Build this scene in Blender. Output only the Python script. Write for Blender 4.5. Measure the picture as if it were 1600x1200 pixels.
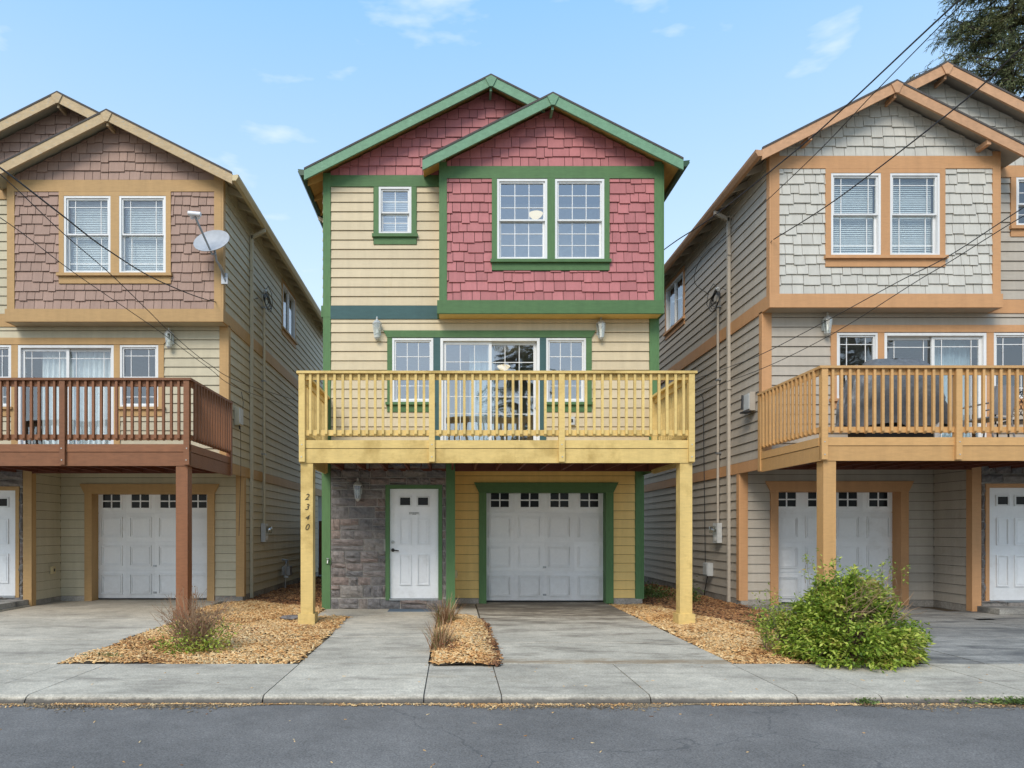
import bpy, bmesh, math, random
import numpy as np
from mathutils import Vector, Matrix

RND = random.Random(11)
NPR = np.random.RandomState(5)
for o in list(bpy.data.objects):
    bpy.data.objects.remove(o)
SC = bpy.context.scene
COL = SC.collection

# ------------------------------------------------------------------ camera
F_PX, VX, VY, CAMD, CAMH = 1077.0, 708.0, 828.0, 12.82, 1.47
cam_d = bpy.data.cameras.new("camera")
cam = bpy.data.objects.new("camera", cam_d)
COL.objects.link(cam)
cam.location = (0, -CAMD, CAMH)
cam.rotation_euler = (math.radians(90), 0, 0)
cam_d.sensor_width = 36.0
cam_d.lens = F_PX / 1600 * 36
cam_d.shift_x = (800 - VX) / 1600
cam_d.shift_y = (VY - 600) / 1600
cam_d.clip_end = 2000
SC.camera = cam

# ------------------------------------------------------------------ light
SUN_EL, SUN_ROT = math.radians(43), math.radians(205)
world = bpy.data.worlds.new("World")
SC.world = world
world.use_nodes = True
wn, wl = world.node_tree.nodes, world.node_tree.links
wn.clear()
w_out = wn.new("ShaderNodeOutputWorld")
w_bg = wn.new("ShaderNodeBackground")
w_sky = wn.new("ShaderNodeTexSky")
w_sky.sky_type = 'NISHITA'
w_sky.sun_disc = False
w_sky.sun_elevation = SUN_EL
w_sky.sun_rotation = SUN_ROT
w_sky.air_density = 1.0
w_sky.dust_density = 0.8
w_sky.ozone_density = 1.3
w_bg.inputs['Strength'].default_value = 0.128
# thin small clouds, the same all round the sky
w_tc = wn.new("ShaderNodeTexCoord")
w_map = wn.new("ShaderNodeMapping")
w_map.inputs['Scale'].default_value = (1.0, 1.0, 3.4)
w_map.inputs['Location'].default_value = (0.35, 0.1, 0.2)
w_n = wn.new("ShaderNodeTexNoise")
w_n.inputs['Scale'].default_value = 6.0
w_n.inputs['Detail'].default_value = 5
w_n.inputs['Roughness'].default_value = 0.5
w_r = wn.new("ShaderNodeMapRange")
w_r.inputs['From Min'].default_value = 0.615
w_r.inputs['From Max'].default_value = 0.74
w_r.inputs['To Max'].default_value = 0.5
w_mix = wn.new("ShaderNodeMix"); w_mix.data_type = 'RGBA'
w_mix.inputs['B'].default_value = (5.6, 5.9, 6.3, 1)
# light veil: lifts the clear blue a little
w_veil = wn.new("ShaderNodeMix"); w_veil.data_type = 'RGBA'
w_veil.inputs['Factor'].default_value = 0.62
w_veil.inputs['B'].default_value = (2.2, 4.6, 7.4, 1)
w_sep = wn.new("ShaderNodeSeparateXYZ")
wl.new(w_tc.outputs['Generated'], w_sep.inputs[0])
w_el = wn.new("ShaderNodeMapRange")
w_el.inputs['From Min'].default_value = 0.20
w_el.inputs['From Max'].default_value = 0.68
w_vc = wn.new("ShaderNodeMix"); w_vc.data_type = 'RGBA'
w_vc.inputs['A'].default_value = (5.6, 6.4, 6.9, 1)
w_vc.inputs['B'].default_value = (1.6, 4.0, 7.0, 1)
wl.new(w_sep.outputs['Z'], w_el.inputs['Value'])
wl.new(w_el.outputs['Result'], w_vc.inputs['Factor'])
wl.new(w_vc.outputs['Result'], w_veil.inputs['B'])
wl.new(w_tc.outputs['Generated'], w_map.inputs['Vector'])
wl.new(w_map.outputs['Vector'], w_n.inputs['Vector'])
wl.new(w_n.outputs['Fac'], w_r.inputs['Value'])
wl.new(w_sky.outputs['Color'], w_veil.inputs['A'])
wl.new(w_veil.outputs['Result'], w_mix.inputs['A'])
wl.new(w_r.outputs['Result'], w_mix.inputs['Factor'])
wl.new(w_mix.outputs['Result'], w_bg.inputs['Color'])
wl.new(w_bg.outputs['Background'], w_out.inputs['Surface'])

sun_d = bpy.data.lights.new("sun", 'SUN')
sun_d.energy = 2.0
sun_d.angle = math.radians(28)
sun_d.color = (1.0, 0.92, 0.80)
sun = bpy.data.objects.new("sun", sun_d)
COL.objects.link(sun)
to_sun = Vector((math.sin(SUN_ROT) * math.cos(SUN_EL), math.cos(SUN_ROT) * math.cos(SUN_EL), math.sin(SUN_EL)))
sun.rotation_euler = to_sun.to_track_quat('Z', 'Y').to_euler()
sun.location = to_sun * 40

SC.view_settings.view_transform = 'Standard'
SC.view_settings.look = 'None'
SC.view_settings.exposure = 0.62
SC.view_settings.gamma = 1
SC.view_settings.use_curve_mapping = False
SC.render.engine = 'CYCLES'
SC.cycles.use_denoising = True
SC.cycles.max_bounces = 8
SC.cycles.transparent_max_bounces = 16
SC.cycles.sample_clamp_indirect = 6


# ------------------------------------------------------------------ materials
def lin(r, g, b, k=1.0):
    def f(c):
        c /= 255.0
        return (c / 12.92 if c <= 0.04045 else ((c + 0.055) / 1.055) ** 2.4) * k
    return (f(r), f(g), f(b), 1.0)


def new_mat(name):
    m = bpy.data.materials.new(name)
    m.use_nodes = True
    n, l = m.node_tree.nodes, m.node_tree.links
    return m, n, l, n["Principled BSDF"]


def N(n, typ, **kw):
    nd = n.new(typ)
    for k, v in kw.items():
        if k in nd.inputs:
            nd.inputs[k].default_value = v
        else:
            setattr(nd, k, v)
    return nd


def mul_col(n, l, a_out, fac_out, lo, hi):
    """value-scale a colour by a factor that runs lo..hi"""
    mr = N(n, "ShaderNodeMapRange")
    mr.inputs['From Min'].default_value = 0.25
    mr.inputs['From Max'].default_value = 0.75
    mr.inputs['To Min'].default_value = lo
    mr.inputs['To Max'].default_value = hi
    l.new(fac_out, mr.inputs['Value'])
    hs = N(n, "ShaderNodeHueSaturation")
    l.new(a_out, hs.inputs['Color'])
    l.new(mr.outputs['Result'], hs.inputs['Value'])
    return hs.outputs['Color']


def paint(name, col, rough=0.55, grain=(3, 3, 3), gscale=6.0, gvar=0.08, rvar=0.05, bump=0.15,
          bscale=60.0, stain=None, stain_scale=1.3, stain_lo=0.56, stain_hi=0.75, spec=0.3, wear=None, wear_lo=0.62, wear_scale=7.0, streak=0.10, grime=0.0):
    m, n, l, p = new_mat(name)
    tc = N(n, "ShaderNodeTexCoord")
    mp = N(n, "ShaderNodeMapping")
    mp.inputs['Scale'].default_value = grain
    l.new(tc.outputs['Object'], mp.inputs['Vector'])
    ns = N(n, "ShaderNodeTexNoise", Scale=gscale, Detail=6, Roughness=0.6)
    l.new(mp.outputs['Vector'], ns.inputs['Vector'])
    rgb = N(n, "ShaderNodeRGB")
    rgb.outputs[0].default_value = col
    c = mul_col(n, l, rgb.outputs[0], ns.outputs['Fac'], 1 - gvar, 1 + gvar)
    oi = N(n, "ShaderNodeObjectInfo")
    mr = N(n, "ShaderNodeMapRange")
    mr.inputs['To Min'].default_value = 1 - rvar
    mr.inputs['To Max'].default_value = 1 + rvar
    l.new(oi.outputs['Random'], mr.inputs['Value'])
    hs = N(n, "ShaderNodeHueSaturation")
    l.new(c, hs.inputs['Color'])
    l.new(mr.outputs['Result'], hs.inputs['Value'])
    c = hs.outputs['Color']
    if stain:
        n2 = N(n, "ShaderNodeTexNoise", Scale=stain_scale, Detail=7, Roughness=0.65)
        l.new(tc.outputs['Object'], n2.inputs['Vector'])
        m2 = N(n, "ShaderNodeMapRange")
        m2.inputs['From Min'].default_value = stain_lo
        m2.inputs['From Max'].default_value = stain_hi
        l.new(n2.outputs['Fac'], m2.inputs['Value'])
        mx = N(n, "ShaderNodeMix", data_type='RGBA')
        l.new(m2.outputs['Result'], mx.inputs['Factor'])
        l.new(c, mx.inputs['A'])
        mx.inputs['B'].default_value = stain
        c = mx.outputs['Result']
    if wear:
        n3 = N(n, "ShaderNodeTexNoise", Scale=wear_scale, Detail=8, Roughness=0.8)
        l.new(mp.outputs['Vector'], n3.inputs['Vector'])
        m3 = N(n, "ShaderNodeMapRange")
        m3.inputs['From Min'].default_value = wear_lo
        m3.inputs['From Max'].default_value = wear_lo + 0.06
        m3.inputs['To Max'].default_value = 0.75
        l.new(n3.outputs['Fac'], m3.inputs['Value'])
        mx = N(n, "ShaderNodeMix", data_type='RGBA')
        l.new(m3.outputs['Result'], mx.inputs['Factor'])
        l.new(c, mx.inputs['A'])
        mx.inputs['B'].default_value = wear
        c = mx.outputs['Result']
    mps = N(n, "ShaderNodeMapping"); mps.inputs['Scale'].default_value = (4.5, 4.5, 0.45)
    l.new(tc.outputs['Object'], mps.inputs['Vector'])
    nst = N(n, "ShaderNodeTexNoise", Scale=1.5, Detail=6, Roughness=0.65)
    l.new(mps.outputs['Vector'], nst.inputs['Vector'])
    c = mul_col(n, l, c, nst.outputs['Fac'], 1 - streak, 1 + streak * .7)
    if grime:
        sz = N(n, "ShaderNodeSeparateXYZ"); l.new(tc.outputs['Object'], sz.inputs[0])
        ng = N(n, "ShaderNodeTexNoise", Scale=5, Detail=8, Roughness=0.75); l.new(tc.outputs['Object'], ng.inputs['Vector'])
        mg_ = N(n, "ShaderNodeMath", operation='MULTIPLY_ADD'); mg_.inputs[1].default_value = -1.3; l.new(ng.outputs['Fac'], mg_.inputs[0]); l.new(sz.outputs['Z'], mg_.inputs[2])
        mr2 = N(n, "ShaderNodeMapRange"); mr2.inputs['From Min'].default_value = -.05; mr2.inputs['From Max'].default_value = -.75; mr2.inputs['To Max'].default_value = grime
        l.new(mg_.outputs[0], mr2.inputs['Value'])
        mxg = N(n, "ShaderNodeMix", data_type='RGBA'); l.new(mr2.outputs[0], mxg.inputs['Factor']); l.new(c, mxg.inputs['A']); mxg.inputs['B'].default_value = (0.20, 0.16, 0.11, 1)
        c = mxg.outputs['Result']
    l.new(c, p.inputs['Base Color'])
    p.inputs['Roughness'].default_value = rough
    p.inputs['Specular IOR Level'].default_value = spec
    if bump:
        nb = N(n, "ShaderNodeTexNoise", Scale=bscale, Detail=4, Roughness=0.6)
        l.new(mp.outputs['Vector'], nb.inputs['Vector'])
        b = N(n, "ShaderNodeBump", Strength=bump, Distance=0.01)
        l.new(nb.outputs['Fac'], b.inputs['Height'])
        l.new(b.outputs['Normal'], p.inputs['Normal'])
    return m


def glass_mat(name, refl=0.3, tint=(0.92, 0.95, 0.95, 1)):
    m, n, l, p = new_mat(name)
    n.remove(p)
    out = n["Material Output"]
    tr = N(n, "ShaderNodeBsdfTransparent")
    tr.inputs['Color'].default_value = tint
    gl = N(n, "ShaderNodeBsdfGlossy")
    gl.inputs['Roughness'].default_value = 0.0
    gl.inputs['Color'].default_value = (0.95, 0.97, 1, 1)
    tc = N(n, "ShaderNodeTexCoord")
    nb = N(n, "ShaderNodeTexNoise", Scale=1.6, Detail=1)
    l.new(tc.outputs['Object'], nb.inputs['Vector'])
    b = N(n, "ShaderNodeBump", Strength=0.12, Distance=0.05)
    l.new(nb.outputs['Fac'], b.inputs['Height'])
    l.new(b.outputs['Normal'], gl.inputs['Normal'])
    mx = N(n, "ShaderNodeMixShader")
    lw = N(n, "ShaderNodeFresnel", IOR=1.5)
    ma = N(n, "ShaderNodeMath", operation='ADD')
    ma.inputs[1].default_value = refl
    l.new(lw.outputs['Fac'], ma.inputs[0])
    gb = N(n, "ShaderNodeNewGeometry")
    iv = N(n, "ShaderNodeMath", operation='SUBTRACT'); iv.inputs[0].default_value = 1.0
    l.new(gb.outputs['Backfacing'], iv.inputs[1])
    mm = N(n, "ShaderNodeMath", operation='MULTIPLY')
    l.new(ma.outputs[0], mm.inputs[0]); l.new(iv.outputs[0], mm.inputs[1])
    l.new(mm.outputs[0], mx.inputs['Fac'])
    l.new(tr.outputs[0], mx.inputs[1])
    l.new(gl.outputs[0], mx.inputs[2])
    l.new(mx.outputs[0], out.inputs['Surface'])
    return m


def leaf_mat(name, cols, rough=0.5, trans=0.25, nscale=2.0):
    """colour picked per leaf, mixed with a slow noise through the plant"""
    m, n, l, p = new_mat(name)
    g = N(n, "ShaderNodeNewGeometry")
    tc = N(n, "ShaderNodeTexCoord")
    ns = N(n, "ShaderNodeTexNoise", Scale=nscale, Detail=2)
    l.new(tc.outputs['Object'], ns.inputs['Vector'])
    ad = N(n, "ShaderNodeMath", operation='MULTIPLY_ADD')
    ad.inputs[1].default_value = 0.6
    l.new(g.outputs['Random Per Island'], ad.inputs[0])
    sb = N(n, "ShaderNodeMath", operation='MULTIPLY_ADD')
    sb.inputs[1].default_value = 1.4
    sb.inputs[2].default_value = -0.5
    l.new(ns.outputs['Fac'], sb.inputs[0])
    l.new(sb.outputs[0], ad.inputs[2])
    cr = N(n, "ShaderNodeValToRGB")
    el = cr.color_ramp.elements
    el[0].position = 0.0; el[0].color = cols[0]
    el[1].position = 1.0; el[1].color = cols[-1]
    for i, c in enumerate(cols[1:-1]):
        e = el.new((i + 1) / (len(cols) - 1)); e.color = c
    l.new(ad.outputs[0], cr.inputs['Fac'])
    l.new(cr.outputs['Color'], p.inputs['Base Color'])
    p.inputs['Roughness'].default_value = rough
    p.inputs['Specular IOR Level'].default_value = 0.3
    if trans:
        out = n["Material Output"]
        tl = N(n, "ShaderNodeBsdfTranslucent")
        l.new(cr.outputs['Color'], tl.inputs['Color'])
        mx = N(n, "ShaderNodeMixShader", Fac=trans)
        l.new(p.outputs[0], mx.inputs[1]); l.new(tl.outputs[0], mx.inputs[2])
        l.new(mx.outputs[0], out.inputs['Surface'])
    return m


def concrete_mat(name, col, dark, stain_amt=0.5, spot=0.6, drive=False):
    m, n, l, p = new_mat(name)
    tc = N(n, "ShaderNodeTexCoord")
    g = N(n, "ShaderNodeNewGeometry")
    pos = g.outputs['Position']
    rgb = N(n, "ShaderNodeRGB"); rgb.outputs[0].default_value = col
    n1 = N(n, "ShaderNodeTexNoise", Scale=0.9, Detail=8, Roughness=0.7)
    l.new(pos, n1.inputs['Vector'])
    c = mul_col(n, l, rgb.outputs[0], n1.outputs['Fac'], 0.68, 1.26)
    n1b = N(n, "ShaderNodeTexNoise", Scale=6.5, Detail=8, Roughness=0.75); l.new(pos, n1b.inputs['Vector'])
    c = mul_col(n, l, c, n1b.outputs['Fac'], 0.76, 1.2)
    n2 = N(n, "ShaderNodeTexNoise", Scale=48, Detail=4, Roughness=0.8)
    l.new(pos, n2.inputs['Vector'])
    c = mul_col(n, l, c, n2.outputs['Fac'], 0.55, 1.4)
    oi = N(n, "ShaderNodeObjectInfo")
    mr = N(n, "ShaderNodeMapRange"); mr.inputs['To Min'].default_value = 0.9; mr.inputs['To Max'].default_value = 1.08
    l.new(oi.outputs['Random'], mr.inputs['Value'])
    hs = N(n, "ShaderNodeHueSaturation"); l.new(c, hs.inputs['Color']); l.new(mr.outputs[0], hs.inputs['Value'])
    c = hs.outputs['Color']
    # streaky damp stains
    mp = N(n, "ShaderNodeMapping"); mp.inputs['Scale'].default_value = (0.55, 1.6, 1)
    l.new(pos, mp.inputs['Vector'])
    n3 = N(n, "ShaderNodeTexNoise", Scale=1.7, Detail=9, Roughness=0.72)
    l.new(mp.outputs[0], n3.inputs['Vector'])
    n3o = n3.outputs['Fac']
    if drive:   # tyre and drip stains gather towards the garage door
        sy = N(n, "ShaderNodeSeparateXYZ"); l.new(pos, sy.inputs[0])
        ry = N(n, "ShaderNodeMapRange"); ry.inputs['From Min'].default_value = -3.2; ry.inputs['From Max'].default_value = 0.4
        ry.inputs['To Min'].default_value = -0.05; ry.inputs['To Max'].default_value = 0.12; l.new(sy.outputs['Y'], ry.inputs['Value'])
        ay = N(n, "ShaderNodeMath", operation='ADD'); l.new(n3o, ay.inputs[0]); l.new(ry.outputs[0], ay.inputs[1]); n3o = ay.outputs[0]
    m3 = N(n, "ShaderNodeMapRange")
    m3.inputs['From Min'].default_value = spot - 0.06
    m3.inputs['From Max'].default_value = spot + 0.12
    m3.inputs['To Max'].default_value = stain_amt
    l.new(n3o, m3.inputs['Value'])
    mx = N(n, "ShaderNodeMix", data_type='RGBA')
    l.new(m3.outputs[0], mx.inputs['Factor']); l.new(c, mx.inputs['A']); mx.inputs['B'].default_value = dark
    n5 = N(n, "ShaderNodeTexNoise", Scale=0.8, Detail=8, Roughness=0.75); n5.noise_dimensions = '4D'; n5.inputs['W'].default_value = 3.3
    l.new(mp.outputs[0], n5.inputs['Vector'])
    m5 = N(n, "ShaderNodeMapRange"); m5.inputs['From Min'].default_value = 0.58; m5.inputs['From Max'].default_value = 0.74; m5.inputs['To Max'].default_value = 0.5
    l.new(n5.outputs['Fac'], m5.inputs['Value'])
    mt = N(n, "ShaderNodeMix", data_type='RGBA'); l.new(m5.outputs[0], mt.inputs['Factor']); l.new(mx.outputs['Result'], mt.inputs['A']); mt.inputs['B'].default_value = (0.36, 0.27, 0.17, 1)
    mx = mt
    if drive:   # washed-down brown silt along the foot of the drive
        n6 = N(n, "ShaderNodeTexNoise", Scale=5, Detail=7, Roughness=0.7); l.new(mp.outputs[0], n6.inputs['Vector'])
        a6 = N(n, "ShaderNodeMath", operation='ADD'); a6.inputs[1].default_value = 5.13; l.new(sy.outputs['Y'], a6.inputs[0])
        b6 = N(n, "ShaderNodeMath", operation='ABSOLUTE'); l.new(a6.outputs[0], b6.inputs[0])
        c6 = N(n, "ShaderNodeMath", operation='MULTIPLY_ADD'); c6.inputs[1].default_value = -1.5; l.new(b6.outputs[0], c6.inputs[0]); l.new(n6.outputs['Fac'], c6.inputs[2])
        m6 = N(n, "ShaderNodeMapRange"); m6.inputs['From Min'].default_value = 0.22; m6.inputs['From Max'].default_value = 0.5; m6.inputs['To Max'].default_value = 0.7
        l.new(c6.outputs[0], m6.inputs['Value'])
        k6 = N(n, "ShaderNodeMix", data_type='RGBA'); l.new(m6.outputs[0], k6.inputs['Factor']); l.new(mx.outputs['Result'], k6.inputs['A']); k6.inputs['B'].default_value = (0.25, 0.165, 0.085, 1)
        mx = k6
    # colour darkens low on the kerb face, edge broken by noise
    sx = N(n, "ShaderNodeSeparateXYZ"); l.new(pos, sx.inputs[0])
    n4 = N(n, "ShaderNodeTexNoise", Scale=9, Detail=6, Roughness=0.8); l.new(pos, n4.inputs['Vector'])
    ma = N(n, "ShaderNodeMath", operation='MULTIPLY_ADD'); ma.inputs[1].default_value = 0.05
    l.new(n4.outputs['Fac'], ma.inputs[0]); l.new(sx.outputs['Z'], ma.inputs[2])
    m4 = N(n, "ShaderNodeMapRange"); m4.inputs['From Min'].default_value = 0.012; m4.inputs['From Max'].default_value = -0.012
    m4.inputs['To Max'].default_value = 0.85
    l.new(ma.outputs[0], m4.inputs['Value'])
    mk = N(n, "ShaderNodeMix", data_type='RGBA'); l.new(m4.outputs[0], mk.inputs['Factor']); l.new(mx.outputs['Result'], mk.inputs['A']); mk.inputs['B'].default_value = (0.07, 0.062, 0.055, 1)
    l.new(mk.outputs['Result'], p.inputs['Base Color'])
    p.inputs['Roughness'].default_value = 0.88
    p.inputs['Specular IOR Level'].default_value = 0.25
    nb = N(n, "ShaderNodeTexNoise", Scale=120, Detail=5, Roughness=0.7)
    l.new(pos, nb.inputs['Vector'])
    b = N(n, "ShaderNodeBump", Strength=0.35, Distance=0.008)
    l.new(nb.outputs['Fac'], b.inputs['Height']); l.new(b.outputs['Normal'], p.inputs['Normal'])
    return m


def asphalt_mat():
    m, n, l, p = new_mat("asphalt")
    g = N(n, "ShaderNodeNewGeometry"); pos = g.outputs['Position']
    rgb = N(n, "ShaderNodeRGB"); rgb.outputs[0].default_value = (0.158, 0.146, 0.134, 1)
    n1 = N(n, "ShaderNodeTexNoise", Scale=0.7, Detail=6, Roughness=0.6); l.new(pos, n1.inputs['Vector'])
    c = mul_col(n, l, rgb.outputs[0], n1.outputs['Fac'], 0.72, 1.25)
    n9 = N(n, "ShaderNodeTexNoise", Scale=4.5, Detail=7, Roughness=0.75); l.new(pos, n9.inputs['Vector'])
    c = mul_col(n, l, c, n9.outputs['Fac'], 0.8, 1.2)
    n2 = N(n, "ShaderNodeTexNoise", Scale=75, Detail=3, Roughness=0.85); l.new(pos, n2.inputs['Vector'])
    c = mul_col(n, l, c, n2.outputs['Fac'], 0.3, 1.7)
    vo = N(n, "ShaderNodeTexVoronoi", Scale=55, feature='F1'); l.new(pos, vo.inputs['Vector'])
    cr = N(n, "ShaderNodeMapRange"); cr.inputs['From Min'].default_value = 0.10; cr.inputs['From Max'].default_value = 0.02
    cr.inputs['To Max'].default_value = 0.5
    l.new(vo.outputs['Distance'], cr.inputs['Value'])
    mx = N(n, "ShaderNodeMix", data_type='RGBA'); l.new(cr.outputs[0], mx.inputs['Factor']); l.new(c, mx.inputs['A'])
    mx.inputs['B'].default_value = (0.36, 0.35, 0.34, 1)
    # hairline cracks
    nw = N(n, "ShaderNodeTexNoise", Scale=2.5, Detail=4); l.new(pos, nw.inputs['Vector'])
    va = N(n, "ShaderNodeVectorMath", operation='MULTIPLY_ADD')
    va.inputs[1].default_value = (0.7, 0.7, 0.7)
    l.new(nw.outputs['Color'], va.inputs[0]); l.new(pos, va.inputs[2])
    v2 = N(n, "ShaderNodeTexVoronoi", Scale=0.26, feature='DISTANCE_TO_EDGE'); l.new(va.outputs[0], v2.inputs['Vector'])
    c2 = N(n, "ShaderNodeMapRange"); c2.inputs['From Min'].default_value = 0.0035; c2.inputs['From Max'].default_value = 0.001
    c2.inputs['To Max'].default_value = 0.5
    l.new(v2.outputs['Distance'], c2.inputs['Value'])
    m2 = N(n, "ShaderNodeMix", data_type='RGBA'); l.new(c2.outputs[0], m2.inputs['Factor']); l.new(mx.outputs['Result'], m2.inputs['A'])
    m2.inputs['B'].default_value = (0.06, 0.06, 0.06, 1)
    l.new(m2.outputs['Result'], p.inputs['Base Color'])
    p.inputs['Roughness'].default_value = 0.85
    b = N(n, "ShaderNodeBump", Strength=0.6, Distance=0.006)
    l.new(n2.outputs['Fac'], b.inputs['Height']); l.new(b.outputs['Normal'], p.inputs['Normal'])
    return m


def stone_mat():
    m, n, l, p = new_mat("rough_stone")
    tc = N(n, "ShaderNodeTexCoord"); oi = N(n, "ShaderNodeObjectInfo")
    cr = N(n, "ShaderNodeValToRGB"); cr.color_ramp.interpolation = 'LINEAR'
    el = cr.color_ramp.elements
    el[0].position = 0; el[0].color = lin(112, 108, 106)
    el[1].position = 1; el[1].color = lin(138, 130, 124)
    for pz, c in ((0.25, lin(130, 122, 118)), (0.5, lin(108, 106, 106)), (0.72, lin(134, 118, 110)), (0.85, lin(130, 124, 118))):
        e = el.new(pz); e.color = c
    l.new(oi.outputs['Random'], cr.inputs['Fac'])
    n1 = N(n, "ShaderNodeTexNoise", Scale=14, Detail=7, Roughness=0.75); l.new(tc.outputs['Object'], n1.inputs['Vector'])
    c = mul_col(n, l, cr.outputs['Color'], n1.outputs['Fac'], 0.45, 1.6)
    l.new(c, p.inputs['Base Color'])
    p.inputs['Roughness'].default_value = 0.85
    n2 = N(n, "ShaderNodeTexNoise", Scale=30, Detail=7, Roughness=0.75); l.new(tc.outputs['Object'], n2.inputs['Vector'])
    b = N(n, "ShaderNodeBump", Strength=0.9, Distance=0.03)
    l.new(n2.outputs['Fac'], b.inputs['Height']); l.new(b.outputs['Normal'], p.inputs['Normal'])
    return m


def simple(name, col, rough=0.5, metal=0.0, emit=None, es=1.0):
    m, n, l, p = new_mat(name)
    tc = N(n, "ShaderNodeTexCoord")
    ns = N(n, "ShaderNodeTexNoise", Scale=12, Detail=4); l.new(tc.outputs['Object'], ns.inputs['Vector'])
    rgb = N(n, "ShaderNodeRGB"); rgb.outputs[0].default_value = col
    c = mul_col(n, l, rgb.outputs[0], ns.outputs['Fac'], 0.9, 1.1)
    l.new(c, p.inputs['Base Color'])
    p.inputs['Roughness'].default_value = rough
    p.inputs['Metallic'].default_value = metal
    if emit:
        p.inputs['Emission Color'].default_value = emit
        p.inputs['Emission Strength'].default_value = es
    return m


M = {}
HG = (1.2, 6, 6)      # grain running along the wall
VG = (6, 6, 1.2)      # upright grain
K = 0.95
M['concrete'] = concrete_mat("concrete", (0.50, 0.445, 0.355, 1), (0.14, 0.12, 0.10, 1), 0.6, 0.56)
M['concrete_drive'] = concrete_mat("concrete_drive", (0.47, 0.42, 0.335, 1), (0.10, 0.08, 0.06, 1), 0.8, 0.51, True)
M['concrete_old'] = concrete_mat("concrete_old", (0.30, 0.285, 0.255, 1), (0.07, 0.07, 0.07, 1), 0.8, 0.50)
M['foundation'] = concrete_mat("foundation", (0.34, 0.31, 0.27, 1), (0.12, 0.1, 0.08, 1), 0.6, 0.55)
M['asphalt'] = asphalt_mat()
M['stone'] = stone_mat()
M['mortar'] = simple("mortar", (0.40, 0.37, 0.33, 1), 0.95)
M["felt"] = simple("building_felt", (0.03, 0.028, 0.025, 1), 0.95)
M['white'] = paint("white_vinyl", (0.70, 0.70, 0.69, 1), 0.35, gvar=0.03, bump=0.03, stain=(0.6, 0.58, 0.52, 1), stain_lo=0.62, stain_hi=0.85)
M['door_white'] = paint("white_door_paint", (0.82, 0.82, 0.82, 1), 0.4, gvar=0.03, streak=0.03, grime=0.22, bump=0.05, stain=(0.6, 0.58, 0.55, 1), stain_scale=2.0, stain_lo=0.6, stain_hi=0.85)
M['glass'] = glass_mat("window_glass", 0.27)
M['glass_low'] = glass_mat("clear_window_glass", 0.12)
M['dark_glass'] = simple("dark_glass", (0.010, 0.011, 0.013, 1), 0.12)
M['dark_glass'].node_tree.nodes["Principled BSDF"].inputs['Specular IOR Level'].default_value = 0.12
M['interior'] = simple("interior_wall_paint", (0.80, 0.82, 0.84, 1), 0.9)
M['floor_in'] = simple("interior_floor", (0.25, 0.2, 0.15, 1), 0.6)
M['blind'] = simple("white_blind", (0.72, 0.74, 0.74, 1), 0.5)
M['curtain'] = simple("pale_blue_curtain", (0.42, 0.52, 0.58, 1), 0.9)
M['roof'] = paint("asphalt_shingle_roof", (0.09, 0.08, 0.075, 1), 0.95, bump=0.5)
M['metal'] = simple("grey_metal", (0.35, 0.36, 0.37, 1), 0.4, 0.8)
M['pewter'] = simple("weathered_pewter", (0.50, 0.51, 0.49, 1), 0.5, 0.4)
M['black'] = simple("black_cable", (0.02, 0.02, 0.022, 1), 0.5)
M['black_metal'] = simple("black_metal", (0.02, 0.02, 0.02, 1), 0.4, 0.5)
M['grey_plastic'] = simple("grey_plastic", (0.50, 0.51, 0.50, 1), 0.5)
M['lamp_glass'] = glass_mat("lantern_glass", 0.25, (0.85, 0.88, 0.85, 1))
M['glow'] = simple("warm_lamp_shade", (0.8, 0.7, 0.5, 1), 0.5, emit=(1.0, 0.78, 0.45, 1), es=0.75)
M['downlight'] = simple("downlight_lens", (0.9, 0.9, 0.85, 1), 0.4)
M['tan_metal'] = paint("tan_gutter_paint", lin(200, 182, 140, K), 0.4, gvar=0.04, bump=0.02)
M['joist'] = paint("dark_joist_wood", lin(110, 60, 42, 0.8), 0.7, HG, gvar=0.25, bump=0.3)
M['mat'] = simple("door_mat_rubber", lin(92, 108, 122, 0.8), 0.95)
M['soil'] = paint("soil", (0.10, 0.075, 0.05, 1), 0.95, gvar=0.4, gscale=20, bump=0.8, bscale=40)
M['ground'] = paint("ground", (0.13, 0.12, 0.08, 1), 0.95, gvar=0.3, bump=0.3)
M['bark'] = paint("bark", (0.07, 0.055, 0.045, 1), 0.95, VG, gvar=0.4, bump=0.8)

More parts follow.
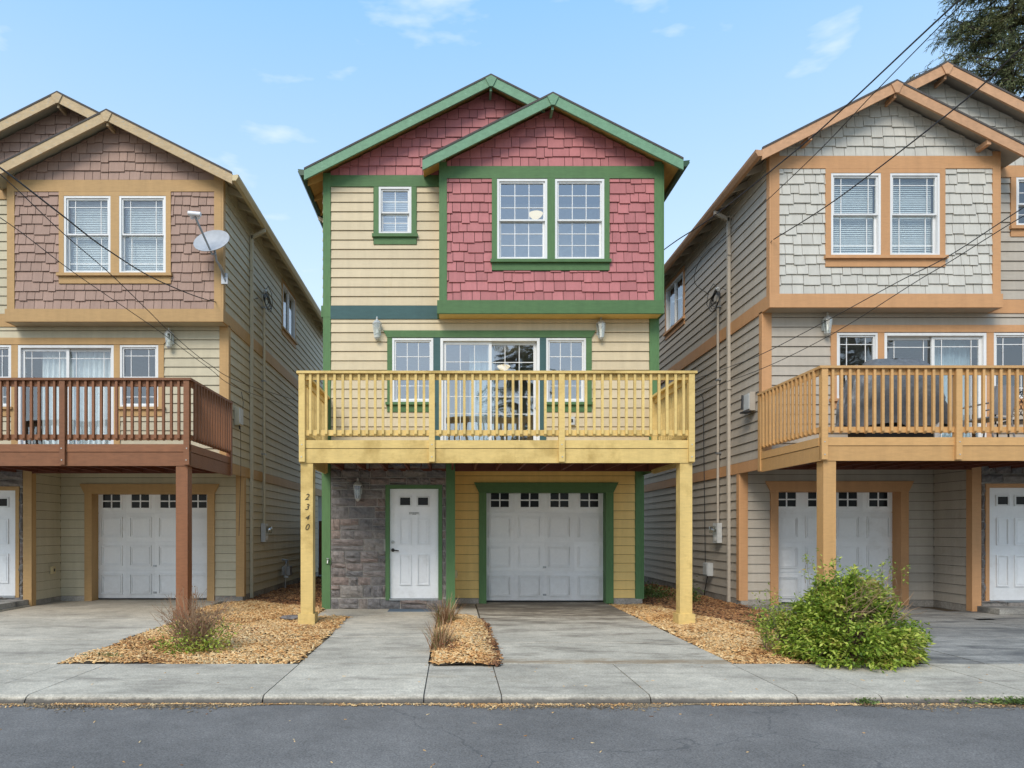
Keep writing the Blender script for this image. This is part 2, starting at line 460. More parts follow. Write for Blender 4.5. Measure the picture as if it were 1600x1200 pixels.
PAL = {
    'main': dict(
        siding=paint("cream_siding", lin(203, 186, 154, K), 0.55, HG, gvar=0.04, rvar=0.04, bump=0.1, bscale=30, stain=lin(192, 170, 130, K), stain_lo=0.6, stain_hi=0.8),
        lower=paint("yellow_siding", lin(232, 198, 124, K), 0.55, HG, gvar=0.04, rvar=0.02, bump=0.1, bscale=30),
        trim=paint("green_trim", lin(84, 116, 74, K), 0.6, HG, gvar=0.12, rvar=0.06, bump=0.2, wear=lin(52, 92, 62, K), wear_lo=0.66),
        trim_v=paint("green_trim_upright", lin(88, 122, 78, K), 0.6, VG, gvar=0.12, rvar=0.06, bump=0.2, wear=lin(52, 92, 62, K), wear_lo=0.66),
        barge=paint("pale_green_barge", lin(114, 152, 122, K), 0.6, (2, 6, 4), gvar=0.15, rvar=0.04, bump=0.3, wear=lin(150, 182, 160, K), wear_lo=0.6),
        shingle=paint("rose_shingle", lin(178, 112, 112, K), 0.6, VG, gvar=0.07, rvar=0.12, stain=lin(158, 94, 96, K), stain_scale=2.2, stain_lo=.55, stain_hi=.8, bump=0.25, bscale=25),
        band=paint("blue_green_band", lin(62, 92, 92, K), 0.6, HG, gvar=0.12, rvar=0.02, bump=0.2, wear=lin(150, 160, 156, K), wear_lo=0.70),
        deck=paint("yellow_deck_paint", lin(218, 188, 120, K), 0.6, HG, gvar=0.10, rvar=0.07, bump=0.25, stain=lin(168, 138, 74, K), stain_scale=2.2, stain_lo=.50, stain_hi=.76, wear=lin(150, 130, 76, K), wear_lo=0.62, wear_scale=3.5),
        gutter=paint("green_gutter", lin(58, 82, 62, K), 0.4, gvar=0.05, bump=0.02),
        eave=paint("ochre_eave", lin(205, 160, 90, K), 0.7, gvar=0.1),
        slat=None),
    'left': dict(
        siding=paint("olive_beige_siding", lin(190, 180, 154, K), 0.6, HG, gvar=0.05, rvar=0.05, bump=0.1, bscale=30, stain=lin(178, 164, 122, K), stain_lo=0.6, stain_hi=0.85),
        trim=paint("tan_trim", lin(184, 148, 100, K), 0.6, HG, gvar=0.08, rvar=0.05, bump=0.2, wear=lin(150, 112, 66, K), wear_lo=0.7),
        barge=paint("weathered_tan_barge", lin(190, 166, 130, K), 0.7, (2, 6, 4), gvar=0.16, rvar=0.03, bump=0.3, wear=lin(170, 168, 158, K), wear_lo=0.56),
        shingle=paint("mauve_brown_shingle", lin(160, 132, 118, K), 0.65, VG, gvar=0.08, rvar=0.08, bump=0.25, bscale=25),
        deck=paint("red_brown_stain", lin(130, 86, 58, K), 0.5, HG, gvar=0.18, rvar=0.12, bump=0.25, wear=lin(110, 58, 40, K), wear_lo=0.62, wear_scale=4),
        ),
    'right': dict(
        siding=paint("taupe_siding", lin(178, 168, 154, K), 0.6, HG, gvar=0.05, rvar=0.05, bump=0.1, bscale=30, stain=lin(160, 148, 130, K), stain_lo=0.6, stain_hi=0.85),
        trim=paint("orange_tan_trim", lin(196, 148, 104, K), 0.6, HG, gvar=0.07, rvar=0.05, bump=0.2, wear=lin(170, 112, 66, K), wear_lo=0.7),
        barge=paint("weathered_orange_barge", lin(196, 152, 116, K), 0.7, (2, 6, 4), gvar=0.14, rvar=0.05, bump=0.3, wear=lin(170, 158, 148, K), wear_lo=0.62),
        shingle=paint("pale_grey_shingle", lin(196, 192, 182, K), 0.65, VG, gvar=0.06, rvar=0.06, bump=0.25, bscale=25),
        deck=paint("honey_deck_stain", lin(202, 158, 104, K), 0.5, HG, gvar=0.10, rvar=0.08, bump=0.25, wear=lin(170, 116, 62, K), wear_lo=0.66, wear_scale=4),
        ),
}
for k in ('left', 'right'):
    P_ = PAL[k]
    P_['lower'] = P_['siding']; P_['trim_v'] = P_['trim']; P_['band'] = P_['trim']
    P_['gutter'] = M['tan_metal'] if k == 'left' else P_['barge']; P_['eave'] = P_['siding']


# ------------------------------------------------------------------ geometry helpers
def tag(o, label=None, cat=None, group=None, kind=None):
    if label: o['label'] = label
    if cat: o['category'] = cat
    if group: o['group'] = group
    if kind: o['kind'] = kind
    return o


def link_mesh(name, me, m, parent=None, loc=None):
    if m is not None and len(me.materials) == 0:
        me.materials.append(m)
    o = bpy.data.objects.new(name, me)
    COL.objects.link(o)
    if parent is not None: o.parent = parent
    if loc is not None: o.location = loc
    return o


def thing(name, loc, label, cat, group=None):
    o = bpy.data.objects.new(name, None)
    COL.objects.link(o)
    o.location = loc
    o.empty_display_size = 0.2
    return tag(o, label, cat, group)


class MB:
    def __init__(s):
        s.v, s.f = [], []

    def prism(s, A, B):
        n, b = len(A), len(s.v)
        s.v += [tuple(p) for p in A] + [tuple(p) for p in B]
        s.f.append(tuple(range(b, b + n)))
        s.f.append(tuple(range(b + 2 * n - 1, b + n - 1, -1)))
        for i in range(n):
            j = (i + 1) % n
            s.f.append((b + i, b + n + i, b + n + j, b + j))
        return s

    def box(s, x0, x1, y0, y1, z0, z1):
        return s.prism([(x0, y0, z0), (x1, y0, z0), (x1, y1, z0), (x0, y1, z0)],
                       [(x0, y0, z1), (x1, y0, z1), (x1, y1, z1), (x0, y1, z1)])

    def tube(s, pts, r, n=8, r1=None):
        pts = [Vector(p) for p in pts]
        m = len(pts)
        b = len(s.v)
        up = None
        for i, p in enumerate(pts):
            d = (pts[min(i + 1, m - 1)] - pts[max(i - 1, 0)])
            if d.length < 1e-9: d = Vector((0, 0, 1))
            d.normalize()
            if up is None:
                up = d.orthogonal().normalized()
            else:
                up = (up - d * up.dot(d))
                up = up.normalized() if up.length > 1e-6 else d.orthogonal().normalized()
            w = d.cross(up)
            rr = r if r1 is None else r + (r1 - r) * i / max(1, m - 1)
            for k in range(n):
                a = 2 * math.pi * k / n
                s.v.append(tuple(p + up * (math.cos(a) * rr) + w * (math.sin(a) * rr)))
        for i in range(m - 1):
            for k in range(n):
                k2 = (k + 1) % n
                s.f.append((b + i * n + k, b + i * n + k2, b + (i + 1) * n + k2, b + (i + 1) * n + k))
        s.f.append(tuple(b + k for k in reversed(range(n))))
        s.f.append(tuple(b + (m - 1) * n + k for k in range(n)))
        return s

    def lathe(s, c, prof, n=16, axis='z'):
        b = len(s.v)
        for r, z in prof:
            for k in range(n):
                a = 2 * math.pi * k / n
                q = (r * math.cos(a), r * math.sin(a), z)
                if axis == 'y': q = (q[0], q[2], q[1])
                if axis == 'x': q = (q[2], q[0], q[1])
                s.v.append((c[0] + q[0], c[1] + q[1], c[2] + q[2]))
        for i in range(len(prof) - 1):
            for k in range(n):
                k2 = (k + 1) % n
                s.f.append((b + i * n + k, b + i * n + k2, b + (i + 1) * n + k2, b + (i + 1) * n + k))
        s.f.append(tuple(b + k for k in reversed(range(n))))
        s.f.append(tuple(b + (len(prof) - 1) * n + k for k in range(n)))
        return s

    def mesh(s, name, smooth=False):
        me = bpy.data.meshes.new(name)
        me.from_pydata(s.v, [], s.f)
        bm = bmesh.new(); bm.from_mesh(me)
        bmesh.ops.recalc_face_normals(bm, faces=bm.faces)
        bm.to_mesh(me); bm.free()
        if smooth:
            me.polygons.foreach_set('use_smooth', [True] * len(me.polygons))
            me.set_sharp_from_angle(angle=math.radians(42))
        return me

    def build(s, name, m, parent=None, loc=None, smooth=False):
        return link_mesh(name, s.mesh(name, smooth), m, parent, loc)


class Fr:
    """a wall plane: a runs along it, o points out of it, z is up"""
    def __init__(s, kind, sx, c): s.kind, s.sx, s.c = kind, sx, c

    def p(s, a, o, z):
        if s.kind == 'f': return (s.sx * a, s.c - o, z)
        if s.kind == 'lo': return (s.sx * (s.c - o), a, z)
        return (s.sx * (s.c + o), a, z)

    def box(s, mb, a0, a1, o0, o1, z0, z1):
        q = [(a0, z0), (a1, z0), (a1, z1), (a0, z1)]
        return mb.prism([s.p(a, o0, z) for a, z in q], [s.p(a, o1, z) for a, z in q])

    def poly(s, mb, q, o0, o1):
        of = o1 if callable(o1) else (lambda z: o1)
        ob = o0 if callable(o0) else (lambda z: o0)
        return mb.prism([s.p(a, ob(z), z) for a, z in q], [s.p(a, of(z), z) for a, z in q])


def rects_minus(a0, a1, z0, z1, holes):
    zs = sorted({z0, z1} | {min(max(h[2], z0), z1) for h in holes} | {min(max(h[3], z0), z1) for h in holes})
    out = []
    for i in range(len(zs) - 1):
        b, t = zs[i], zs[i + 1]
        if t - b < 1e-5: continue
        mid = (b + t) / 2
        iv = sorted((h[0], h[1]) for h in holes if h[2] < mid < h[3])
        x = a0
        for c, d in iv:
            if d <= x or c >= a1: continue
            if c > x + 1e-4: out.append((x, c, b, t))
            x = max(x, d)
        if x < a1 - 1e-4: out.append((x, a1, b, t))
    return out


def clip_poly(q, f):
    """keep the part of polygon q where f(a, z) >= 0"""
    out = []
    for i in range(len(q)):
        p0, p1 = q[i], q[(i + 1) % len(q)]
        d0, d1 = f(*p0), f(*p1)
        if d0 >= 0: out.append(p0)
        if (d0 > 0 and d1 < 0) or (d0 < 0 and d1 > 0):
            t = d0 / (d0 - d1)
            out.append((p0[0] + (p1[0] - p0[0]) * t, p0[1] + (p1[1] - p0[1]) * t))
    return out


PITCH = 0.175


def siding(fr, parent, a0, a1, z0, z1, m, holes=(), joint=None, clips=(), seed=0):
    rr = random.Random(seed)
    z = z0
    while z < z1 - 0.02:
        t = min(z + PITCH, z1)
        full = sorted((h[0], h[1]) for h in holes if h[2] <= z + 1e-4 and h[3] >= t - 1e-4)
        part = [h for h in holes if not (h[2] <= z + 1e-4 and h[3] >= t - 1e-4) and h[3] > z and h[2] < t]
        segs, x = [], a0
        for c, d in full:
            if c > x + 1e-3: segs.append((x, c))
            x = max(x, d)
        if x < a1 - 1e-3: segs.append((x, a1))
        if joint:
            s2 = []
            for c, d in segs:
                x = c; w = rr.uniform(0.25, 1) * joint
                while d - x > w + 0.4:
                    s2.append((x, x + w - 0.003)); x += w; w = joint
                s2.append((x, d))
            segs = s2
        jit = rr.uniform(-0.0015, 0.0015)
        for c, d in segs:
            mb = MB()
            for r in rects_minus(c, d, z + 0.007, t, part):
                q = [(r[0], r[2]), (r[1], r[2]), (r[1], r[3]), (r[0], r[3])]
                for cl in clips: q = clip_poly(q, cl) if len(q) > 2 else q
                if len(q) > 2:
                    fr.poly(mb, q, 0.001, lambda zz, zb=z: 0.027 + jit - (zz - zb) / PITCH * 0.020)
            if mb.v: mb.build('board', m, parent)
        z += PITCH


def shingles(fr, parent, a0, a1, z0, z1, m, holes=(), clips=(), skip=None, seed=0, pitch=0.1785):
    rr = random.Random(seed)
    z, row = z0, 0
    while z < z1 - 0.03:
        t = min(z + pitch, z1)
        x = a0 - rr.uniform(0, 0.12)
        while x < a1:
            w = rr.choice((0.15, 0.15, 0.2, 0.2, 0.2, 0.3))
            dr = rr.choice((0, 0, 0.024, 0.03, 0.008)) if row else 0
            b, e = max(x + 0.0045, a0), min(x + w - 0.0045, a1)
            x += w
            if a1 - e < 0.03: e = a1; x = a1 + 1
            if e - b < 0.006: continue
            if skip and skip(b, e, t): continue
            jit = rr.uniform(-0.002, 0.002)
            mb = MB()
            for r in rects_minus(b, e, z + .004 - dr, t, holes):
                q = [(r[0], r[2]), (r[1], r[2]), (r[1], r[3]), (r[0], r[3])]
                for cl in clips: q = clip_poly(q, cl) if len(q) > 2 else q
                if len(q) > 2:
                    fr.poly(mb, q, 0.001, lambda zz, zb=z: 0.030 + jit - (zz - zb) / pitch * 0.022)
            if mb.v: mb.build('shingle', m, parent)
        z += pitch; row += 1


def ring(fr, mb, a0, a1, z0, z1, w, o0, o1):
    fr.box(mb, a0, a0 + w, o0, o1, z0, z1)
    fr.box(mb, a1 - w, a1, o0, o1, z0, z1)
    fr.box(mb, a0 + w, a1 - w, o0, o1, z1 - w, z1)
    fr.box(mb, a0 + w, a1 - w, o0, o1, z0, z0 + w)


def muntins(fr, mb, a0, a1, z0, z1, grid, o, edge=None):
    w = 0.007
    if grid == 'prairie':
        e = 0.13
        va = [a0 + e, a1 - e]
        vz = {'top': [z1 - e], 'bot': [z0 + e], 'both': [z0 + e, z1 - e]}[edge or 'both']
    else:
        c, r = grid
        va = [a0 + (a1 - a0) * i / c for i in range(1, c)]
        vz = [z0 + (z1 - z0) * i / r for i in range(1, r)]
    for a in va: fr.box(mb, a - w, a + w, o, o + 0.006, z0, z1)
    for z in vz: fr.box(mb, a0, a1, o - 0.001, o + 0.005, z - w, z + w)


def pane(fr, parent, a0, a1, z0, z1, o, grid, edge, gm):
    mb = MB(); fr.box(mb, a0, a1, o - 0.004, o, z0, z1); mb.build('pane', gm, parent)
    if grid:
        mb = MB(); muntins(fr, mb, a0, a1, z0, z1, grid, o + 0.002, edge)
        mb.build('muntin_grid', M['white'], parent)


def blind(fr, parent, a0, a1, z0, z1, o, name='blind'):
    mb = MB()
    z = z0
    while z < z1:
        q0 = [fr.p(a0, o, z), fr.p(a1, o, z), fr.p(a1, o - 0.018, z + 0.030), fr.p(a0, o - 0.018, z + 0.030)]
        q1 = [fr.p(a0, o + .002, z), fr.p(a1, o + .002, z), fr.p(a1, o - 0.016, z + 0.030), fr.p(a0, o - 0.016, z + 0.030)]
        mb.prism(q0, q1)
        z += 0.034
    mb.build(name, M['blind'], parent)


def curtain(fr, parent, a0, a1, z0, z1, o, m):
    n = int((a1 - a0) / 0.02)
    top, bot = [], []
    for i in range(n + 1):
        a = a0 + (a1 - a0) * i / n
        d = o + 0.025 * math.sin(a * 62) + 0.012 * math.sin(a * 23 + 1)
        top.append((a, d)); bot.append((a, d))
    mb = MB()
    A = [fr.p(a, d, z0) for a, d in top] + [fr.p(a, d - 0.004, z0) for a, d in reversed(top)]
    B = [fr.p(a, d, z1) for a, d in top] + [fr.p(a, d - 0.004, z1) for a, d in reversed(top)]
    mb.prism(A, B)
    mb.build('curtain', m, parent)


def hung_window(root, fr, a0, a1, z0, z1, zm, gu, gl, gm, eu=None, el=None, blinds=None):
    mb = MB(); ring(fr, mb, a0, a1, z0, z1, 0.04, -0.08, 0.03)
    w = mb.build('window', M['white'], root)
    s = 0.028
    b0, b1, c0, c1 = a0 + .041, a1 - .041, z0 + .041, z1 - .041
    mb = MB(); ring(fr, mb, b0, b1, zm - 0.02, c1, s, -0.035, 0.008); mb.build('sash', M['white'], w)
    mb = MB(); ring(fr, mb, b0, b1, c0, zm + 0.012, s + .008, -0.07, -0.037); mb.build('sash', M['white'], w)
    pane(fr, w, b0 + s, b1 - s, zm - 0.02 + s, c1 - s, -0.018, gu, eu, gm)
    pane(fr, w, b0 + s + .008, b1 - s - .008, c0 + s + .008, zm + 0.012 - s - .008, -0.05, gl, el, gm)
    if blinds:
        blind(fr, w, b0 + .01, b1 - .01, z0 + blinds * (z1 - z0), c1, -0.12)
    return w


def fixed_window(root, fr, a0, a1, z0, z1, grid, gm, edge=None):
    mb = MB(); ring(fr, mb, a0, a1, z0, z1, 0.04, -0.08, 0.03)
    w = mb.build('window', M['white'], root)
    pane(fr, w, a0 + .04, a1 - .04, z0 + .04, z1 - .04, -0.03, grid, edge, gm)
    return w


def part(root, name, m, fr, *boxes):
    mb = MB()
    for b in boxes: fr.box(mb, *b)
    return mb.build(name, m, root)


W, DEP, DEPU = 6.2, 8.84, 9.75
ZB0, ZB1 = 5.42, 5.63      # bump skirt band
RIDGE_M, RIDGE_S, SL = 9.74, 9.22, 0.503
EAVE_OUT = 0.29
REC = 1.0                  # garage recess
GU = 3.786                 # where the recess ends


def build_garage_door(root, fr, a0, a1, z0, z1):
    mb = MB(); fr.box(mb, a0, a1, -0.05, 0.0, z0, z1)
    g = mb.build('garage_door', M['door_white'], root)
    nz, na = 4, 4
    hz, ha = (z1 - z0) / nz, (a1 - a0) / na
    for i in range(nz):
        for j in range(na):
            b0, b1 = a0 + j * ha, a0 + (j + 1) * ha
            c0, c1 = z0 + i * hz + .008, z0 + (i + 1) * hz - .008
            mb = MB()
            fr.box(mb, b0, b1 - .0005, 0.0005, 0.018, c0, c1)
            ix = 0.075
            if i < nz - 1:
                ring(fr, mb, b0 + ix, b1 - ix, c0 + ix, c1 - ix, 0.022, 0.0185, 0.044)
                ring(fr, mb, b0 + ix + .035, b1 - ix - .035, c0 + ix + .035, c1 - ix - .035, 0.016, 0.0185, 0.034)
                mb.build('panel', M['door_white'], g)
            else:
                d0, d1, e0, e1 = b0 + 0.085, b1 - 0.085, c0 + 0.07, c0 + 0.42
                ring(fr, mb, d0, d1, e0, e1, 0.035, 0.0185, 0.034)
                am, zm = (d0 + d1) / 2, (e0 + e1) / 2
                fr.box(mb, am - .013, am + .013, 0.0185, 0.030, e0 + .035, e1 - .035)
                fr.box(mb, d0 + .035, am - .013, 0.0185, 0.030, zm - .013, zm + .013)
                fr.box(mb, am + .013, d1 - .035, 0.0185, 0.030, zm - .013, zm + .013)
                mb.build('panel', M['door_white'], g)
                for u0, u1 in ((d0 + .035, am - .013), (am + .013, d1 - .035)):
                    for v0, v1 in ((e0 + .035, zm - .013), (zm + .013, e1 - .035)):
                        mb = MB(); fr.box(mb, u0, u1, 0.0185, 0.0215, v0, v1); mb.build('pane', M['dark_glass'], g)
    am = (a0 + a1) / 2
    for i, (a, z) in enumerate(((am, z0 + 0.12), (am, z0 + 0.68))):
        mb = MB(); fr.box(mb, a - .035, a + .035, 0.0185, 0.03, z - .02, z + .02); fr.box(mb, a - .02, a + .02, 0.0305, 0.045, z - .006, z + .006)
        mb.build('handle', M['metal'], g)
    mb = MB(); fr.box(mb, a0, a1, 0.0, 0.02, z0 - .02, z0 - .001); mb.build('weather_strip', M['black'], g)


def build_door(root, fr, a0, a1, z0, z1, plate=False, handle_side=1):
    mb = MB(); fr.box(mb, a0, a1, -0.06, -0.02, z0, z1)
    d = mb.build('front_door', M['door_white'], root)
    w, h = a1 - a0, z1 - z0
    cols = ((a0 + 0.19 * w, a0 + 0.44 * w), (a0 + 0.56 * w, a0 + 0.81 * w))
    for b0, b1 in cols:
        for c0, c1 in ((0.12, 0.40), (0.49, 0.73)):
            mb = MB()
            ring(fr, mb, b0, b1, z0 + c0 * h, z0 + c1 * h, 0.022, -0.0195, 0.006)
            fr.box(mb, b0 + .045, b1 - .045, -0.0195, -0.010, z0 + c0 * h + .045, z0 + c1 * h - .045)
            mb.build('panel', M['door_white'], d)
        mb = MB(); ring(fr, mb, b0 - .01, b1 + .01, z0 + 0.838 * h, z0 + 0.935 * h, 0.028, -0.0195, 0.002)
        mb.build('pane_frame', M['white'], d)
        mb = MB(); fr.box(mb, b0 + .018, b1 - .018, -0.0195, -0.012, z0 + 0.838 * h + .028, z0 + 0.935 * h - .028)
        mb.build('pane', M['dark_glass'], d)
    ha = a1 - 0.055 if handle_side > 0 else a0 + 0.055
    hz = z0 + 0.44 * h
    mb = MB()
    c = fr.p(ha, -0.012, hz)
    mb.lathe(c, [(0.032, 0.0), (0.032, -0.012), (0.014, -0.016), (0.014, -0.05)], 14, 'y')
    dd = -1 if handle_side > 0 else 1
    mb.tube([fr.p(ha, 0.03, hz), fr.p(ha + dd * 0.05, 0.035, hz - .004), fr.p(ha + dd * 0.11, 0.03, hz - .012)], 0.011, 8)
    mb.build('handle', M['black_metal'], d, smooth=True)
    mb = MB(); mb.lathe(fr.p(ha, -0.012, hz + 0.15), [(0.03, 0.0), (0.03, -0.014), (0.012, -0.02), (0.012, -0.03)], 14, 'y')
    mb.build('deadbolt', M['pewter'], d, smooth=True)
    if plate:
        am = (a0 + a1) / 2; pz = z0 + 0.775 * h
        mb = MB(); fr.box(mb, am - .1, am + .1, -0.0195, -0.014, pz - .026, pz + .026)
        pl = mb.build('door_plate', M['white'], d)
        mb = MB(); r_ = random.Random(3)
        for (y_, xa, xb, hh) in ((pz + .010, am - .085, am + .085, .009), (pz - .013, am - .035, am + .03, .006)):
            x = xa
            while x < xb:
                ww = r_.uniform(.006, .012); fr.box(mb, x, x + ww, -0.0135, -0.0125, y_ - hh, y_ + hh); x += ww + .005
        mb.build('plate_lettering', M['black'], d)
    return d


def stone_piece(fr, parent, a0, a1, z0, z1, rr):
    g = 0.007
    a0 += g; a1 -= g; z0 += g; z1 -= g
    if a1 - a0 < 0.03 or z1 - z0 < 0.03: return
    nx, nz = 4, 3
    base = rr.uniform(0.032, 0.06)
    mb = MB()
    V = {}
    for j in range(nz + 1):
        for i in range(nx + 1):
            edge = i in (0, nx) or j in (0, nz)
            o = base * 0.72 + rr.uniform(-.004, .004) if edge else base + rr.uniform(-0.010, 0.030)
            a = a0 + (a1 - a0) * i / nx + (0 if edge else rr.uniform(-.015, .015)) + (rr.uniform(-.004, .004))
            z = z0 + (z1 - z0) * j / nz + (rr.uniform(-.004, .004))
            V[i, j] = len(mb.v); mb.v.append(fr.p(a, o, z))
    for j in range(nz):
        for i in range(nx):
            mb.f.append((V[i, j], V[i + 1, j], V[i + 1, j + 1])); mb.f.append((V[i, j], V[i + 1, j + 1], V[i, j + 1]))
    rim = [V[i, 0] for i in range(nx + 1)] + [V[nx, j] for j in range(1, nz + 1)] + [V[i, nz] for i in range(nx - 1, -1, -1)] + [V[0, j] for j in range(nz - 1, 0, -1)]
    bk = []
    for r in rim:
        x, y, z = mb.v[r]
        bk.append(len(mb.v))
        mb.v.append((x, fr.c - 0.001, z))
    for i in range(len(rim)):
        j = (i + 1) % len(rim)
        mb.f.append((rim[i], rim[j], bk[j], bk[i]))
    mb.build('stone', M['stone'], parent)


def stone_field(fr, parent, a0, a1, z0, z1, holes, seed):
    rr = random.Random(seed)
    z = z0
    while z < z1 - .03:
        h = rr.choice((0.16, 0.22, 0.26, 0.22))
        if z1 - z - h < 0.08: h = z1 - z
        x = a0
        while x < a1 - 0.01:
            w = rr.uniform(0.24, 0.5)
            if a1 - x - w < 0.12: w = a1 - x
            parts = [(x, x + w, z, z + h)]
            if h > 0.18 and rr.random() < 0.3:
                k = z + h * rr.choice((.4, .6)); parts = [(x, x + w, z, k), (x, x + w, k, z + h)]
            elif w > 0.34 and rr.random() < 0.25:
                k = x + w * .6; parts = [(x, k, z, z + h), (k, x + w, z, z + h)]
            for p_ in parts:
                for r in rects_minus(*p_, holes):
                    stone_piece(fr, parent, *r, rr)
            x += w
        z += h


def lantern(loc, sc, label, group):
    """a coach lantern fixed to the wall; loc is where its body hangs, the wall is behind at +y"""
    t = thing('wall_lantern', loc, label, 'wall lantern', group)
    s = sc
    mb = MB(); mb.box(-.05 * s, .05 * s, .075, .088, -.06 * s, .10 * s); mb.build('backplate', M['pewter'], t)
    mb = MB(); mb.tube([(0, .08, .04 * s), (0, .05, .13 * s), (0, .01, .17 * s), (0, 0, .14 * s)], .008, 8); mb.build('bracket_arm', M['pewter'], t, smooth=True)
    mb = MB(); mb.lathe((0, 0, 0), [(.062 * s, .07 * s), (.066 * s, .08 * s), (.04 * s, .115 * s), (.018 * s, .13 * s), (.01 * s, .15 * s), (.016 * s, .16 * s), (.004 * s, .18 * s)], 8)
    mb.build('cap', M['pewter'], t)
    mb = MB(); mb.lathe((0, 0, 0), [(.034 * s, -.11 * s), (.06 * s, .069 * s)], 8); mb.build('lamp_glass', M['lamp_glass'], t)
    mb = MB()
    for k in range(8):
        a = 2 * math.pi * k / 8
        mb.tube([(.035 * s * math.cos(a), .035 * s * math.sin(a), -.11 * s), (.062 * s * math.cos(a), .062 * s * math.sin(a), .07 * s)], .004, 4)
    mb.build('glass_bars', M['pewter'], t)
    mb = MB(); mb.lathe((0, 0, 0), [(.008, -.145 * s), (.02 * s, -.135 * s), (.036 * s, -.111 * s), (.036 * s, -.105 * s)], 8); mb.build('base', M['pewter'], t)
    mb = MB(); mb.lathe((0, 0, 0), [(.008, -.10 * s), (.012, -.02 * s), (.006, .01 * s)], 8); mb.build('bulb', M['downlight'], t)
    return t


def build_house(key, X0, Y0, sx, label, du, post_u, vis_side):
    P = PAL[key]
    main = key == 'main'
    root = thing('house', (X0, Y0, 0), label, 'house', 'row houses along the street')
    A, B, G = Fr('f', sx, 0.0), Fr('f', sx, -0.30), Fr('f', sx, REC)
    SD = Fr('lo', sx, 0.0)         # the side wall at u = 0
    SE = Fr('hi', sx, W)           # the other side wall
    RT = Fr('lo', sx, GU)          # side of the recess
    T = 0.12
    sd = hash(key) % 1000 if False else {'main': 1, 'left': 2, 'right': 3}[key]
    # ---------------- openings (a0, a1, z0, z1)
    bw = [(1.047, 1.94, 6.365, 7.83), (2.08, 2.99, 6.365, 7.83)]
    if not main:
        bw = [(1.05, 1.93, 6.30, 7.76), (2.09, 2.97, 6.30, 7.76)]
    sw = (4.56, 5.167, 6.96, 7.84)
    w2, w1, sl = (1.321, 2.06, 3.84, 5.03), (4.155, 4.917, 3.84, 5.03), (2.179, 4.024, 2.885, 5.03)
    cas2 = (1.214, 5.01, 2.86, 5.17)
    door = (4.06, 4.964, 0.20, 2.235)
    gd = (GU - 3.055, GU - 0.667, 0.0, 2.40)
    gho = (gd[0], gd[1], 0.0, 2.215)
    side_w = (4.25, 5.58, 6.62, 7.76)

    def wall(name, fr, a0, a1, z0, z1, holes, m, o0=-T, o1=0.0):
        mb = MB()
        for r in rects_minus(a0, a1, z0, z1, holes): fr.box(mb, r[0], r[1], o0, o1, r[2], r[3])
        return mb.build(name, m, root)

    trim, trv = P['trim'], P['trim_v']
    # ---------------- foundation and ground floor
    part(root, 'foundation', M['foundation'], G, (0.0, gd[0] - .16, -.12, 0.03, -.05, .10), (gd[1] + .155, GU - .022, -.12, 0.03, -.05, .099))
    if vis_side: part(root, 'foundation', M['foundation'], SD, (REC + .03, DEP, -.12, 0.02, -.1, .12))
    wg = wall('garage_wall', G, 0.0, GU, 0.10, 2.70, [(gd[0] - .03, gd[1] + .03, 0, 2.25)], M['felt'])
    siding(G, wg, 0.145, GU - 0.002, 0.10, 2.70, P['lower'], [(gd[0] - .15, gd[1] + .15, 0, 2.36)], seed=sd)
    part(root, 'corner_trim', trv, G, (0.0, 0.14, 0.002, 0.034, 0.09, 2.698))
    part(root, 'corner_trim', trv, SD, (REC - .034, REC + .09, 0.002, 0.034, 0.09, 2.56))
    wr = wall('recess_wall', RT, 0.0, REC - 0.001, 0.10, 2.70, [], M['felt'])
    siding(RT, wr, 0.10, REC - 0.03, 0.10, 2.70, P['lower'], seed=sd + 5)
    part(root, 'foundation', M['foundation'], RT, (0.0, REC - .03, -.12, 0.02, -.05, .10))
    we = wall('entry_wall', A, GU + T, W, 0.0, 2.78, [(door[0] - .03, door[1] + .03, door[2] - .02, door[3] + .03)], M['mortar'], -T, 0.026)
    stone_field(Fr('f', sx, -0.012), we, GU + .135, W - .145, 0.0, 2.75, [(door[0] - .07, door[1] + .075, door[2], door[3] + .07)], sd + 20)
    part(root, 'corner_trim', trv, A, (GU - .036, GU + .13, 0.0045, 0.05, 0.0, 2.698))
    part(root, 'corner_trim', trv, RT, (0.0, 0.095, 0.002, 0.036, 0.0, 2.698))
    part(root, 'corner_trim', trv, A, (W - .14, W + .02, 0.0045, 0.05, 0.0, 2.78))
    # door surround
    part(root, 'door_frame', trim, A, (door[1], door[1] + .075, -.05, 0.056, door[2] - .03, door[3] + .07),
         (door[0] - .07, door[0], -.05, 0.056, door[2] - .03, door[3] + .07), (door[0], door[1], -.05, 0.056, door[3], door[3] + .07))
    part(root, 'threshold', M['metal'], A, (door[0] + .001, door[1] - .001, -.08, 0.07, door[2] - .035, door[2] - .001))
    build_door(root, A, door[0] + .003, door[1] - .003, door[2], door[3] - .002, main, 1)
    part(root, 'entry_backing', M['interior'], A, (door[0], door[1], -.11, -.065, door[2], door[3]))
    # garage door and surround
    build_garage_door(root, Fr('f', sx, REC + 0.24), gd[0] - .02, gd[1] + .02, 0.03, 2.42)
    part(root, 'garage_casing', trv, G, (gd[0] - .15, gd[0], -.24, 0.05, 0.0, 2.215))
    part(root, 'garage_casing', trv, G, (gd[1], gd[1] + .15, -.24, 0.05, 0.0, 2.215))
    mb = MB(); G.poly(mb, [(gd[0] - .15, 2.216), (gd[1] + .15, 2.216), (gd[1] + .25, 2.42), (gd[0] - .25, 2.42)], -.24, 0.055); mb.build('garage_header', trim, root)
    # ceiling of the recess
    part(root, 'soffit', P['lower'], A, (0.0, GU, -REC - .1, 0.0, 2.70, 2.76))
